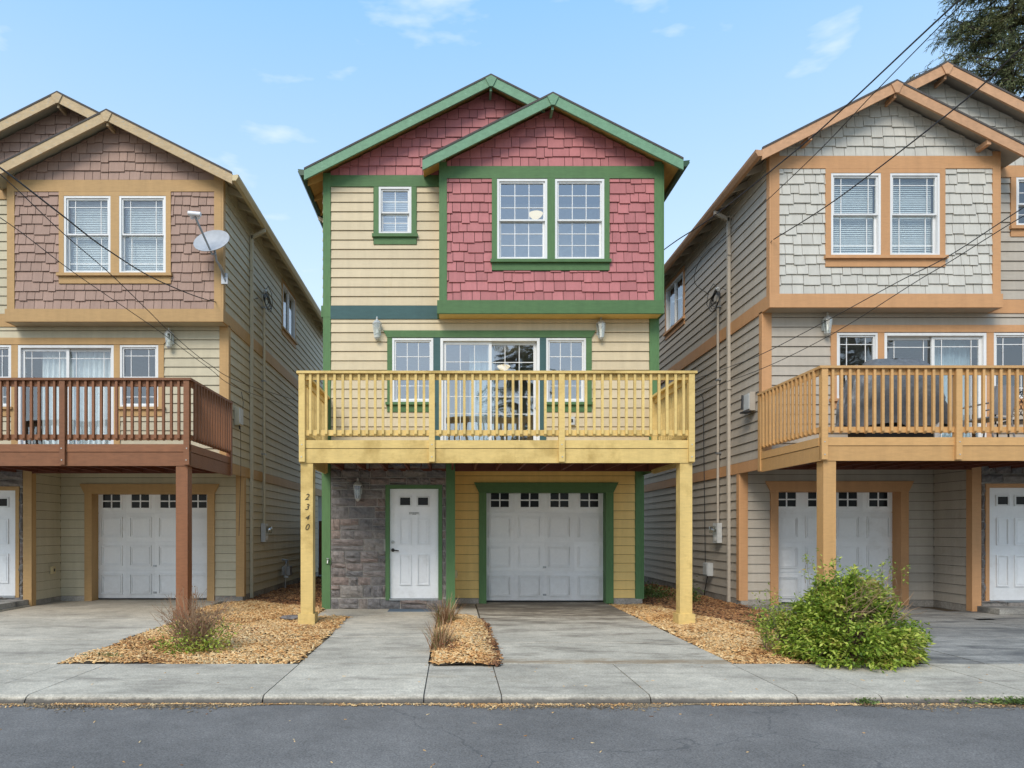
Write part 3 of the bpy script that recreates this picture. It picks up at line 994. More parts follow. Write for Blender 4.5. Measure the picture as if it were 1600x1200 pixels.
    mb = MB(); mb.lathe((sx * 1.95, 0.62, 2.682), [(0.085, 0.0), (0.09, 0.017)], 18); mb.build('downlight', M['downlight'], root, smooth=True)
    # ---------------- second storey
    w2w = wall('front_wall', A, 0.0, W, 2.78, ZB0, [w1, w2, sl], M['felt'])
    siding(A, w2w, 0.145, W - 0.145, 2.86, (5.385 if main else ZB0) , P['siding'], [cas2], seed=sd + 6)
    for c0, c1 in ((0.0, 0.14), (W - .14, W)):
        part(root, 'corner_trim', trv, A, (c0, c1, 0.002, 0.036, 2.781, ZB0 - .002))
    part(root, 'corner_trim', trv, SD, (-.036, 0.085, 0.002, 0.036, 2.781, ZB0 - .002))
    cz = P['band'] if main else trim
    for c0, c1, z0 in ((w2[1], sl[0], 2.86), (sl[1], w1[0], 2.86)):
        part(root, 'window_casing', cz, A, (c0 + .001, c1 - .001, 0.002, 0.034, z0, 5.04))
    for c0, c1, z0 in ((cas2[0], w2[0], 3.84), (w1[1], cas2[1], 3.84)):
        part(root, 'window_casing', trim, A, (c0, c1 - .001, 0.002, 0.034, z0, 5.04))
    mb = MB(); A.poly(mb, [(cas2[0], 5.041), (cas2[1], 5.041), (cas2[1] + .075, 5.17), (cas2[0] - .075, 5.17)], 0.002, 0.042); mb.build('window_header', trim, root)
    for c0, c1 in ((cas2[0] - .03, w2[1] + .03), (w1[0] - .03, cas2[1] + .03)):
        part(root, 'window_sill', trim, A, (c0, c1, 0.002, 0.075, 3.79, 3.839))
        part(root, 'window_apron', trim, A, (c0 + .03, c1 - .03, 0.002, 0.034, 3.66, 3.789))
        # siding below the small windows
    bsd = MB()
    siding(A, w2w, cas2[0] + .001, sl[0] - .1, 2.86, 3.655, P['siding'], seed=sd + 9)
    siding(A, w2w, sl[1] + .1, cas2[1] - .001, 2.86, 3.655, P['siding'], seed=sd + 10)
    gm = M['glass'] if main else M['glass_low']
    if main:
        for w in (w1, w2): hung_window(root, A, *w, 4.42, (3, 2), (3, 2), gm)
    else:
        for w in (w1, w2): hung_window(root, A, *w, 4.42, 'prairie', 'prairie', gm, 'top', 'bot')
    # sliding door
    mb = MB(); ring(A, mb, *sl, 0.05, -0.1, 0.03)
    sd_o = mb.build('sliding_door', M['white'], root)
    mid = (sl[0] + sl[1]) / 2
    for (c0, c1, oo) in ((mid - .035, sl[1] - .051, -0.02), (sl[0] + .051, mid + .035, -0.06)):
        mb = MB(); ring(A, mb, c0, c1, sl[2] + .051, sl[3] - .051, 0.055, oo - .03, oo); mb.build('door_leaf', M['white'], sd_o)
        pane(A, sd_o, c0 + .055, c1 - .055, sl[2] + .106, sl[3] - .106, oo - .014, (3, 6) if main else 'prairie', 'both', gm)
    mb = MB(); A.box(mb, sl[0] + .07, sl[0] + .09, -.058, -.02, 3.75, 3.95); mb.build('handle', M['white'], sd_o)
    if main:
        curtain(A, sd_o, mid - .1, sl[1] - .55, sl[2] + .05, sl[3] - .05, -0.35, M['curtain'])
    elif key == 'left':
        curtain(A, sd_o, sl[0] + .06, sl[1] - .3, sl[2] + .05, sl[3] - .05, -0.22, M['blind'])
    else:
        curtain(A, sd_o, mid + .2, sl[1] - .06, sl[2] + .05, sl[3] - .05, -0.3, M['curtain'])
    # floors, room walls behind the glass
    part(root, 'floor_slab', M['floor_in'], A, (0.13, W - .13, -DEP + .2, -T - .001, 2.765, 2.85))
    part(root, 'floor_slab', M['interior'], A, (0.13, W - .13, -DEP + .2, -T - .001, 5.3, 5.41))
    part(root, 'room_wall', M['interior'], A, (0.13, W - .13, -1.05, -1.0, 5.42, 8.0))
    part(root, 'room_wall', M['interior'], A, (0.13, W - .13, -4.1, -4.0, 2.86, 5.29))
    # ---------------- third storey, plane A strip
    BU = 4.04
    w3 = wall('front_wall', A, BU - .2, W, ZB0 + .001, 8.06, [sw], M['felt'])
    siding(A, w3, BU + .001, W - .145, 5.63, 7.84, P['siding'], [(sw[0] - .1, sw[1] + .1, 6.78, 7.84)], seed=sd + 12)
    part(root, 'corner_trim', trv, A, (W - .14, W, 0.002, 0.036, ZB0 + .001, 8.09))
    part(root, 'band_board', P['band'], A, (BU + .001, W - .141, 0.002, 0.036, 5.385, 5.629))
    part(root, 'band_board', trim, A, (BU + .001, W - .141, 0.002, 0.036, 7.841, 8.05))
    for c0, c1 in ((sw[0] - .095, sw[0]), (sw[1], sw[1] + .095)):
        part(root, 'window_casing', trv, A, (c0, c1, 0.002, 0.034, 6.96, 7.84))
    part(root, 'window_sill', trim, A, (sw[0] - .12, sw[1] + .12, 0.002, 0.075, 6.90, 6.959))
    part(root, 'window_apron', trim, A, (sw[0] - .095, sw[1] + .095, 0.002, 0.034, 6.77, 6.899))
    hung_window(root, A, *sw, 7.375, (2, 2) if main else (3, 2), (2, 2) if main else (3, 2), gm, blinds=0.03 if main else None)
    # ---------------- bump-out
    wb = wall('bump_wall', B, 0.0, BU, ZB0, 8.06, bw, M['felt'])
    part(root, 'bump_side', P['siding'], Fr('hi', sx, BU), (-0.299, -0.001, -T, 0.0, ZB0, 8.2))
    part(root, 'bump_soffit', P['lower'], A, (0.0, BU, 0.001, 0.299, ZB0 - .03, ZB0 - .001))
    holes = [(bw[0][0] - .095, bw[1][1] + .095, bw[0][2] - .20, 7.84)]
    shingles(B, wb, 0.141, BU - .141, ZB1 + .001, 7.84, P['shingle'], holes, seed=sd + 30)
    for c0, c1 in ((0.0, 0.14), (BU - .14, BU)):
        part(root, 'corner_trim', trv, B, (c0, c1, 0.002, 0.036, ZB1 + .001, 8.14))
    part(root, 'corner_trim', trv, SD, (-.336, -.215, 0.002, 0.036, ZB1 + .001, 8.10))
    part(root, 'band_board', trim, B, (-.036, BU + .036, 0.002, 0.042, ZB0 - .03, ZB1))
    part(root, 'band_board', trim, Fr('hi', sx, BU), (-.299, -.001, 0.002, 0.036, ZB0 - .03, ZB1))
    part(root, 'band_board', trim, B, (0.141, BU - .141, 0.002, 0.036, 7.841, 8.06))
    cw = trim if not main else trv
    for c0, c1 in ((bw[0][0] - .094, bw[0][0]), (bw[0][1], bw[1][0]), (bw[1][1], bw[1][1] + .094)):
        part(root, 'window_casing', cw, B, (c0, c1, 0.002, 0.036, bw[0][2], 7.84 if (main or c0 != bw[0][1]) else bw[0][3]))
    if not main:
        part(root, 'window_casing', cw, B, (bw[0][0], bw[1][1], 0.002, 0.036, bw[0][3] + .001, 7.839))
    part(root, 'window_sill', trim, B, (bw[0][0] - .12, bw[1][1] + .12, 0.002, 0.085, bw[0][2] - .055, bw[0][2] - .001))
    part(root, 'window_apron', trim, B, (bw[0][0] - .095, bw[1][1] + .095, 0.002, 0.036, bw[0][2] - .19, bw[0][2] - .056))
    zm = 7.10 if main else 7.05
    for w in bw:
        if main: hung_window(root, B, *w, zm, (3, 3), (3, 3), gm)
        else: hung_window(root, B, *w, zm, 'prairie', 'prairie', gm, 'top', 'bot', blinds=0.03)
    # ---------------- gables
    CM, CS = W / 2, 2.02
    lim_m = lambda a, z: (RIDGE_M - 0.12 - SL * abs(a - CM)) - z
    lim_s = lambda a, z: (RIDGE_S - 0.12 - SL * abs(a - CS)) - z
    m1 = lambda a, z: (RIDGE_M - .12 - SL * (a - CM)) - z
    m2 = lambda a, z: (RIDGE_M - .12 + SL * (a - CM)) - z
    s1 = lambda a, z: (RIDGE_S - .12 - SL * (a - CS)) - z
    s2 = lambda a, z: (RIDGE_S - .12 + SL * (a - CS)) - z
    mb = MB(); A.poly(mb, [(0.0, 8.061), (W, 8.061), (W, m1(W, 0)), (CM, RIDGE_M - .12), (0, m2(0, 0))], -T, 0)
    gmw = mb.build('gable_wall', M['felt'], root)
    mb = MB(); B.poly(mb, [(0.0, 8.061), (BU, 8.061), (BU, s1(BU, 0)), (CS, RIDGE_S - .12), (0, s2(0, 0))], -T, 0)
    gsw = mb.build('gable_wall', M['felt'], root)
    hid = lambda b, e, t: max(b, e) < BU + .3 and t < RIDGE_S - .12 - SL * abs(max(b, e) - CS) and t < RIDGE_S - .12 - SL * abs(min(b, e) - CS)
    shingles(A, gmw, 1.2, W - .141, 8.051, 9.7, P['shingle'], (), (m1, m2), hid, seed=sd + 40)
    shingles(B, gsw, 0.141, BU - .141, 8.061, 9.2, P['shingle'], (), (s1, s2), seed=sd + 41)
    # ---------------- side walls
    def side(fr, visible, dirn):
        top = 8.11
        holes = [side_w] if visible else []
        mb = MB()
        for (y0, y1, z0, z1) in ((REC if dirn == 0 else 0.0, DEP, 0.0, 2.70), (0.0, DEPU, 2.70, ZB0), (-.299 if dirn == 0 else 0.0, DEPU, ZB0, top)):
            for r in rects_minus(y0, y1, z0, z1, holes): fr.box(mb, r[0], r[1], -T, -.001, r[2], r[3])
        w = mb.build('side_wall', P['siding'] if main and dirn == 0 else M['felt'], root)
        part(root, 'band_board', trim, fr, (-.036, DEPU, 0.001, 0.036, 2.57, 2.775))
        part(root, 'band_board', trim, fr, (-.301 if dirn == 0 else -.036, DEPU, 0.001, 0.036, ZB0 - .03 if dirn == 0 else ZB0, ZB1))
        st = REC + .091 if dirn == 0 else .05
        if main and dirn == 0:
            return
        hh = [(side_w[0] - .09, side_w[1] + .09, side_w[2] - .16, side_w[3] + .09)] if visible else []
        jt = 3.66 if visible else None
        siding(fr, w, st, DEP, 0.12, 2.569, P['siding'], joint=jt, seed=sd + 50)
        siding(fr, w, .086, DEPU, 2.776, ZB0 - .031, P['siding'], joint=jt, seed=sd + 51)
        siding(fr, w, -.214 if dirn == 0 else .05, DEPU, ZB1 + .001, top, P['siding'], hh, joint=jt, seed=sd + 52)
        if visible:
            a0, a1, z0, z1 = side_w
            mb = MB(); ring(fr, mb, a0, a1, z0, z1, 0.04, -0.08, 0.03); ww = mb.build('window', M['white'], root)
            am = (a0 + a1) / 2
            fr_ = fr
            mb = MB(); fr.box(mb, am - .02, am + .02, -0.03, 0.02, z0 + .041, z1 - .041); mb.build('sash', M['white'], ww)
            for b0, b1 in ((a0 + .041, am - .021), (am + .021, a1 - .041)):
                pane(fr, ww, b0, b1, z0 + .041, z1 - .041, -.02, None, None, gm)
            blind(fr, ww, a0 + .05, am, z0 + .05, z1 - .05, -.12)
            for bx in ((a0 - .09, a0, z0, z1 + .09), (a1, a1 + .09, z0, z1 + .09), (a0, a1, z1, z1 + .09)):
                part(root, 'window_casing', trim, fr, (bx[0], bx[1] - .0005, 0.002, 0.036, bx[2], bx[3]))
            part(root, 'window_sill', trim, fr, (a0 - .12, a1 + .12, 0.002, 0.08, z0 - .05, z0 - .001))
            part(root, 'window_apron', trim, fr, (a0 - .09, a1 + .09, 0.002, 0.036, z0 - .17, z0 - .051))
    side(SD, vis_side, 0)
    if main:
        side(SE, False, 1)
    else:
        part(root, 'side_wall', P['siding'], SE, (0.0, DEPU, -T, -.001, 0.0, 8.11))
    part(root, 'back_wall', P['siding'], Fr('f', sx, DEP + T), (0, W, 0.0, T - .002, 0, 2.6))
    part(root, 'back_wall', P['siding'], Fr('f', sx, DEPU + T), (0, W, 0.0, T - .002, 2.58, 8.1))
    part(root, 'rear_soffit', P['siding'], A, (0.01, W - .01, -DEPU, -DEP - T - .001, 2.58, 2.64))
    mb = MB(); Fr('f', sx, DEPU + T).poly(mb, [(0, 8.101), (W, 8.101), (CM, RIDGE_M - .12)], 0, T - .002); mb.build('gable_wall', P['siding'], root)
    # ---------------- roof
    def slope_slab(mb, u0, z0, u1, z1, y0, y1, t0, t1):
        q = [(u0, z0 - t0), (u1, z1 - t0), (u1, z1 - t1), (u0, z0 - t1)]
        mb.prism([(sx * a, y0, z) for a, z in q], [(sx * a, y1, z) for a, z in q])
    zm_ = lambda u: RIDGE_M - SL * abs(u - CM)
    zs_ = lambda u: RIDGE_S - SL * abs(u - CS)
    e0, e1, e2 = -EAVE_OUT, W + EAVE_OUT, BU + EAVE_OUT
    mb = MB()
    slope_slab(mb, CM, zm_(CM), e1, zm_(e1), -.335, DEPU + .35, 0, .035)
    slope_slab(mb, CM, zm_(CM), CS, zm_(CS), -.335, DEPU + .35, 0, .035)
    slope_slab(mb, CS, zm_(CS), e0, zm_(e0), -.60, DEPU + .35, 0, .035)
    slope_slab(mb, CS, zs_(CS), e2, zs_(e2), -.635, -.04, -.001, .034)
    slope_slab(mb, CS, zs_(CS), e0, zs_(e0), -.635, -.601, -.001, .034)
    roof = mb.build('roof', M['roof'], root)
    mb = MB()
    slope_slab(mb, CM, zm_(CM), e1, zm_(e1), -.29, DEPU + .3, .036, .06)
    slope_slab(mb, CM, zm_(CM), CS, zm_(CS), -.29, DEPU + .3, .036, .06)
    slope_slab(mb, CS, zs_(CS), e0, zs_(e0), -.59, DEPU + .3, .036, .06)
    slope_slab(mb, CS, zs_(CS), e2, zs_(e2), -.59, -.05, .036, .06)
    mb.build('sheathing', P['eave'], roof)
    VD = 0.215
    for (c, r, ua, ub, y) in ((CM, RIDGE_M, CM, e1, -.30), (CM, RIDGE_M, CM, CS + .1, -.30), (CS, RIDGE_S, CS, e2, -.60), (CS, RIDGE_S, CS, e0, -.60)):
        f = lambda u: r - SL * abs(u - c)
        q = [(ua, f(ua) - .034), (ub, f(ub) - .034), (ub, f(ub) - VD), (ua, f(ua) - VD)]
        mb = MB(); Fr('f', sx, y).poly(mb, q, -.012, 0.025); mb.build('barge_board', P['barge'], roof)
    for (c, r, y) in ((CM, RIDGE_M, -.30), (CS, RIDGE_S, -.60)):
        mb = MB(); Fr('f', sx, y).poly(mb, [(c - .10, r - .052 - .04), (c, r - .036), (c + .10, r - .052 - .04), (c + .03, r - .235), (c - .03, r - .235)], .026, 0.045)
        mb.build('ridge_block', P['barge'], roof)
        mb = MB(); Fr('f', sx, y).box(mb, c - .02, c + .02, -.28, -.013, r - .29, r - .235 + .02)
        mb.build('lookout', P['barge'], roof)
    if key == 'right':
        for (u, y, f) in ((0.55, -.60, zs_), (BU - .4, -.60, zs_), (W - .6, -.30, zm_)):
            mb = MB(); Fr('f', sx, y).box(mb, u - .035, u + .035, -.28, -.013, f(u) - .28, f(u) - .20)
            mb.build('lookout', P['barge'], roof)
    # rafter tails
    y = -.0
    while y < DEPU:
        for (a, b, f) in ((0.0, e0, zm_), (W, e1, zm_)):
            if main and a == 0.0: continue
            q = [(a, f(a) - .062), (b, f(b) - .062), (b, f(b) - .15), (a, f(a) - .20)]
            mb = MB(); mb.prism([(sx * u, y, z) for u, z in q], [(sx * u, y + .04, z) for u, z in q]); mb.build('rafter_tail', P['eave'], roof)
        y += 0.61
    # gutters and downspouts
    for (e, s_, y0) in ((e0, -1, -.62), (e1, 1, -.32)):
        ez = zm_(e) - .03
        q = [(e, ez), (e + s_ * .115, ez + .012), (e + s_ * .105, ez - .02), (e + s_ * .115, ez - .035), (e + s_ * .07, ez - .10), (e, ez - .10)]
        mb = MB(); mb.prism([(sx * u, y0, z) for u, z in q], [(sx * u, DEPU + .3, z) for u, z in q])
        mb.build('gutter', P['gutter'], roof)
    dsm = P['siding']
    def downspout(fr, e, s_, y, zbot):
        ez = zm_(e) - .13
        mb = MB()
        w0 = fr.c
        def bx(u0, z0, u1, z1):
            q = [(u0, z0), (u1, z1), (u1, z1 - .075), (u0, z0 - .075)]
            mb.prism([(sx * u, y, z) for u, z in q], [(sx * u, y + .06, z) for u, z in q])
        bx(e + s_ * .06, ez + .0, w0 + s_ * .05, ez - .16)
        fr.box(mb, y, y + .065, 0.03, 0.09, zbot, ez - .12)
        fr.box(mb, y - .02, y + .085, 0.024, 0.094, 4.3, 4.33)
        fr.box(mb, y - .02, y + .085, 0.024, 0.094, 7.0, 7.03)
        mb.build('downspout', dsm, root)
    if vis_side: downspout(SD, e0, -1, 1.38, 0.02)
    if main: downspout(SE, e1, 1, 1.3, 0.02)

    # ---------------- deck
    YF = -2.12
    D0, D1 = du, du + 6.12
    dm = P['deck']
    mb = MB(); A.box(mb, D0 + .02, D1 - .02, 0.001, 0.04, 2.56, 2.80)
    A.box(mb, D0 + .04, D1 - .04, 2.02, 2.08, 2.56, 2.80)
    deck = mb.build('deck', M['joist'], root)
    mbj = MB(); mbj.box(-.02, .02, -2.02, -.041, 2.58, 2.795); mj = mbj.mesh('joist')
    u = D0 + .1
    while u < D1 - .05:
        link_mesh('joist', mj, M['joist'], deck, (sx * u, 0, 0)); u += 0.405
    y = -2.09; mbp = MB(); mbp.box(min(sx * (D0 + .01), sx * (D1 - .01)), max(sx * (D0 + .01), sx * (D1 - .01)), 0, .135, 2.83, 2.86)
    mp_ = mbp.mesh('plank')
    while y < -.14:
        link_mesh('plank', mp_, dm, deck, (0, y, 0)); y += 0.140
    FF = Fr('f', sx, YF)
    SL0, SL1 = Fr('lo', sx, D0), Fr('hi', sx, D1)
    posts_u = [D0 + .045, D0 + 2.055, D0 + 4.065, D1 - .045]
    for fr, a0, a1 in ((FF, D0, D1), (SL0, YF + .03, -.04), (SL1, YF + .03, -.04)):
        mb = MB(); fr.box(mb, a0, a1, -.035, 0.010, 2.738, 2.862); mb.build('fascia_board', dm, deck)
        mb = MB(); fr.box(mb, a0, a1, -.035, 0.002, 2.51, 2.729); mb.build('fascia_board', dm, deck)
        mb = MB(); fr.box(mb, a0 + (0 if fr is FF else .0), a1, -.030, 0.004, 3.80, 3.888); mb.build('rail', dm, deck)
        mb = MB(); fr.box(mb, a0, a1, -.030, 0.004, 2.935, 3.02); mb.build('rail', dm, deck)
    cm = 0.07
    mb = MB(); FF.box(mb, D0 - .035, D1 + .035, -cm, .065, 3.890, 3.928); mb.build('cap_rail', dm, deck)
    for fr in (SL0, SL1):
        mb = MB(); fr.box(mb, YF + cm + .002, -.04, -cm - .03, .035, 3.890, 3.928); mb.build('cap_rail', dm, deck)
    mb = MB(); mb.box(-.045, .045, -.05, .04, 2.525, 3.889); mrp = mb.mesh('rail_post')
    for u in posts_u: link_mesh('rail_post', mrp, dm, deck, (sx * u, YF, 0))
    mb = MB(); mb.lathe((0, -.052, 0), [(.011, 0), (.009, -.005)], 8, 'y'); mbo = mb.mesh('bolt')
    for u in posts_u:
        for zz in (2.60, 2.79): link_mesh('bolt', mbo, M['pewter'], deck, (sx * u + RND.uniform(-.008, .008), YF, zz))
    for u in (D0 + .02, D1 - .02): link_mesh('rail_post', mrp, dm, deck, (sx * u, -.085, 0))
    mb = MB(); w_ = .019
    mb.prism([(-w_, -.044, 2.955), (w_, -.044, 2.955), (w_, -.005, 2.918), (-w_, -.005, 2.918)],
             [(-w_, -.044, 3.888), (w_, -.044, 3.888), (w_, -.005, 3.888), (-w_, -.005, 3.888)])
    mbal = mb.mesh('baluster')
    for i in range(3):
        p0, p1 = posts_u[i], posts_u[i + 1]
        n = 15
        for k in range(n):
            uu = p0 + (p1 - p0) * (k + 1) / (n + 1)
            link_mesh('baluster', mbal, dm, deck, (sx * uu + RND.uniform(-.004, .004), YF, 0))
    for fr, sgn in ((SL0, -1), (SL1, 1)):
        mb = MB(); mb.prism([fr.p(-w_, .044, 2.955), fr.p(w_, .044, 2.955), fr.p(w_, .005, 2.918), fr.p(-w_, .005, 2.918)],
                            [fr.p(-w_, .044, 3.888), fr.p(w_, .044, 3.888), fr.p(w_, .005, 3.888), fr.p(-w_, .005, 3.888)])
        ms = mb.mesh('baluster')
        for k in range(14):
            link_mesh('baluster', ms, dm, deck, (0, YF + .14 + k * .132, 0))
    for pu in post_u:
        mb = MB(); mb.box(sx * pu - .095, sx * pu + .095, YF + .01, YF + .20, 0.0 if not main else .0, 2.508)
        ps = mb.build('post', PAL[key]['deck'], deck)
        mb = MB(); mb.box(sx * pu - .13, sx * pu + .13, YF - .025, YF + .235, 0.0, .165); mb.build('post_base', dm, deck)
    if main:
        pu = post_u[-1]
        for i, ch in enumerate("2340"):
            cu = bpy.data.curves.new('numeral', 'FONT'); cu.body = ch; cu.size = 0.135; cu.extrude = 0.003; cu.shear = 0.3
            cu.align_x = 'CENTER'; cu.offset = -0.0008
            to = bpy.data.objects.new('tmp', cu)
            me = bpy.data.meshes.new_from_object(to); bpy.data.objects.remove(to); bpy.data.curves.remove(cu)
            o = link_mesh('numeral', me, simple("bronze_numeral", (0.06, 0.05, 0.035, 1), 0.35, 0.6) if i == 0 else bpy.data.materials['bronze_numeral'], deck,
                          (sx * pu + .0, YF + .005, 1.94 - i * 0.157))
            o.rotation_euler = (math.radians(90), 0, 0)
            if i == 2: o.scale = (1, .8, 1)
    return root


house_main = build_house('main', 3.786, 0.0, -1,
    "cream and rose shingled house with green trim and yellow deck, between the two others", 0.05, (0.165, 6.06), False)
house_left = build_house('left', -4.36, 0.49, -1,
    "beige house with mauve-brown shingles, tan trim and red-brown deck, carrying a satellite dish", -0.09, (0.05,), True)
house_right = build_house('right', 5.61, -0.34, 1,
    "taupe house with pale grey shingles, orange trim and honey-coloured deck, beside the big green shrub", -0.09, (0.055,), True)

YL, YR = 0.49, -0.34
XL, XR = -4.36, 5.61


def P3(px, py, D):
    return ((px - VX) * D / F_PX, D - CAMD, CAMH + (VY - py) * D / F_PX)


# ------------------------------------------------------------------ ground
def ground_sheet(name, x0, x1, y0, y1, z, m):
    me = bpy.data.meshes.new(name)
    me.from_pydata([(x0, y0, z), (x1, y0, z), (x1, y1, z), (x0, y1, z)], [], [(0, 1, 2, 3)])
    return tag(link_mesh(name, me, m), kind='structure')


ground_sheet('ground', -400, 400, -400, 400, -0.14, M['ground'])
road = ground_sheet('road', -60, 60, -14.0, -6.70, -0.07, M['asphalt'])
mb = MB(); mb.box(-30, 30, -6.62, 30, -.135, -.035)
tag(mb.build('soil_bed', M['soil']), kind='structure')


def slab_mesh(x0, x1, y0, y1, z0, z1, kerb=False, z1b=None):
    mb = MB()
    e = .004
    if kerb:
        prof = [(y0, z0), (y0 + .005, z1 - .05), (y0 + .03, z1 - .014), (y0 + .07, z1), (y1 - e, z1), (y1, z1 - .004), (y1, z0)]
        mb.prism([(x0, y, z) for y, z in prof], [(x1, y, z) for y, z in prof])
    else:
        prof = [(y0, z0), (y0, z1 - .003), (y0 + e, z1), (y1 - e, z1), (y1, z1 - .003), (y1, z0)]
        mb.prism([(x0, y, z) for y, z in prof], [(x1, y, z) for y, z in prof])
    return mb


sw_root = bpy.data.objects.new('sidewalk', bpy.data.meshes.new('sidewalk'))
mbs = MB(); mbs.box(-30, 30, -6.66, -5.26, -.13, -.03)
sw = mbs.build('sidewalk', M['mortar']); tag(sw, kind='structure')
xs = [-30, -22, -16, -12.5, -9.9, -7.9, -4.29, -3.79, -1.687, -.26, .43, 1.75, 3.05, 3.8, 5.2, 5.85, 8.6, 10.2, 13, 18, 24, 30]
for i in range(len(xs) - 1):
    g = .006
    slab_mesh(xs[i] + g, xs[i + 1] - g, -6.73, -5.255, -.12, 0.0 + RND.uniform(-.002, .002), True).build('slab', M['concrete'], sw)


def paved(name, m, rects):
    bb = (min(r[0] for r in rects), max(r[1] for r in rects), min(r[2] for r in rects), max(r[3] for r in rects))
    mb = MB()
    for r in rects: mb.box(r[0] + .03, r[1] - .03, r[2] + .03, r[3] - .03, -.05, -.02)
    o = tag(mb.build(name, M['mortar']), kind='structure')
    for r in rects:
        slab_mesh(r[0] + .007, r[1] - .007, r[2] + .009, r[3] - .009, -.06, r[4] if len(r) > 4 else 0.0, False).build('slab', m, o)
    return o


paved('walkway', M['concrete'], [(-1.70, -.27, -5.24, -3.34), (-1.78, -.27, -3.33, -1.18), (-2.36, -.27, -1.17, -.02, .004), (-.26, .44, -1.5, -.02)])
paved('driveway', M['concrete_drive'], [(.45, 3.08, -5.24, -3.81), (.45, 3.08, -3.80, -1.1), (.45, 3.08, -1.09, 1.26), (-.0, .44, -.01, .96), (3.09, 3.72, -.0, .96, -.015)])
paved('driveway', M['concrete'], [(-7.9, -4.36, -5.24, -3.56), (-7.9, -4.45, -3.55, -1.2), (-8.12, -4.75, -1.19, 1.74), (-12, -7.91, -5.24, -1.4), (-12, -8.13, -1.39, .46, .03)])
mb = MB(); mb.box(-11, -8.17, -.75, .46, .031, .13)
tag(mb.build('porch_step', M['concrete_old']), kind='structure')
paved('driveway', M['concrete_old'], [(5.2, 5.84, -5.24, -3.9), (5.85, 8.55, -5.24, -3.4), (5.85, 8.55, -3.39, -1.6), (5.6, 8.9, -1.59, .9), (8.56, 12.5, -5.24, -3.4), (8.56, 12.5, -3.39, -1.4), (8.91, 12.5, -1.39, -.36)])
mb = MB(); mb.box(9.45, 11.6, -.9, -.36, .005, .10)
tag(mb.build('porch_step', M['concrete_old']), kind='structure')


# ------------------------------------------------------------------ many small pieces (numpy)
def mesh_np(name, V, Fq, m):
    me = bpy.data.meshes.new(name)
    nf, k = Fq.shape
    me.vertices.add(len(V)); me.vertices.foreach_set('co', V.astype(np.float32).ravel())
    me.loops.add(nf * k); me.loops.foreach_set('vertex_index', Fq.astype(np.int32).ravel())
    me.polygons.add(nf)
    me.polygons.foreach_set('loop_start', (np.arange(nf) * k).astype(np.int32))
    me.polygons.foreach_set('loop_total', np.full(nf, k, np.int32))
    me.update(calc_edges=True)
    me.validate()
    me.materials.append(m)
    return me


BOXF = np.array([[0, 3, 2, 1], [4, 5, 6, 7], [0, 1, 5, 4], [1, 2, 6, 5], [2, 3, 7, 6], [3, 0, 4, 7]])


def chips_mesh(name, pos, L, Wd, H, tilt, m):
    n = len(pos)
    yaw = NPR.uniform(0, 2 * np.pi, n); pt = NPR.normal(0, tilt, n); rl = NPR.normal(0, tilt, n)
    ux = np.stack([np.cos(yaw) * np.cos(pt), np.sin(yaw) * np.cos(pt), np.sin(pt)], 1)
    z0 = np.tile([0, 0, 1.0], (n, 1))
    uy = np.cross(z0, ux); uy /= np.linalg.norm(uy, axis=1)[:, None]
    uz = np.cross(ux, uy)
    uy2 = uy * np.cos(rl)[:, None] + uz * np.sin(rl)[:, None]
    uz2 = np.cross(ux, uy2)
    c = []
    for (a, b, d) in ((-1, -1, -1), (1, -1, -1), (1, 1, -1), (-1, 1, -1), (-1, -1, 1), (1, -1, 1), (1, 1, 1), (-1, 1, 1)):
        tp = 0.7 if a > 0 else 1.0
        c.append(pos + ux * (a * L / 2)[:, None] + uy2 * (b * tp * Wd / 2)[:, None] + uz2 * (d * H / 2)[:, None])
    V = np.stack(c, 1).reshape(-1, 3)
    Fq = (np.arange(n)[:, None, None] * 8 + BOXF[None]).reshape(-1, 4)
    return mesh_np(name, V, Fq, m)


def hgt(x, y):
    return 0.012 * np.sin(x * 3.1 + 1) + 0.010 * np.sin(y * 4.3 + x * 2) + 0.006 * np.sin(x * 11 + y * 7)


def in_poly(x, y, poly):
    inside = np.zeros(len(x), bool)
    j = len(poly) - 1
    for i in range(len(poly)):
        xi, yi = poly[i]; xj, yj = poly[j]
        c = ((yi > y) != (yj > y)) & (x < (xj - xi) * (y - yi) / (yj - yi + 1e-12) + xi)
        inside ^= c
        j = i
    return inside


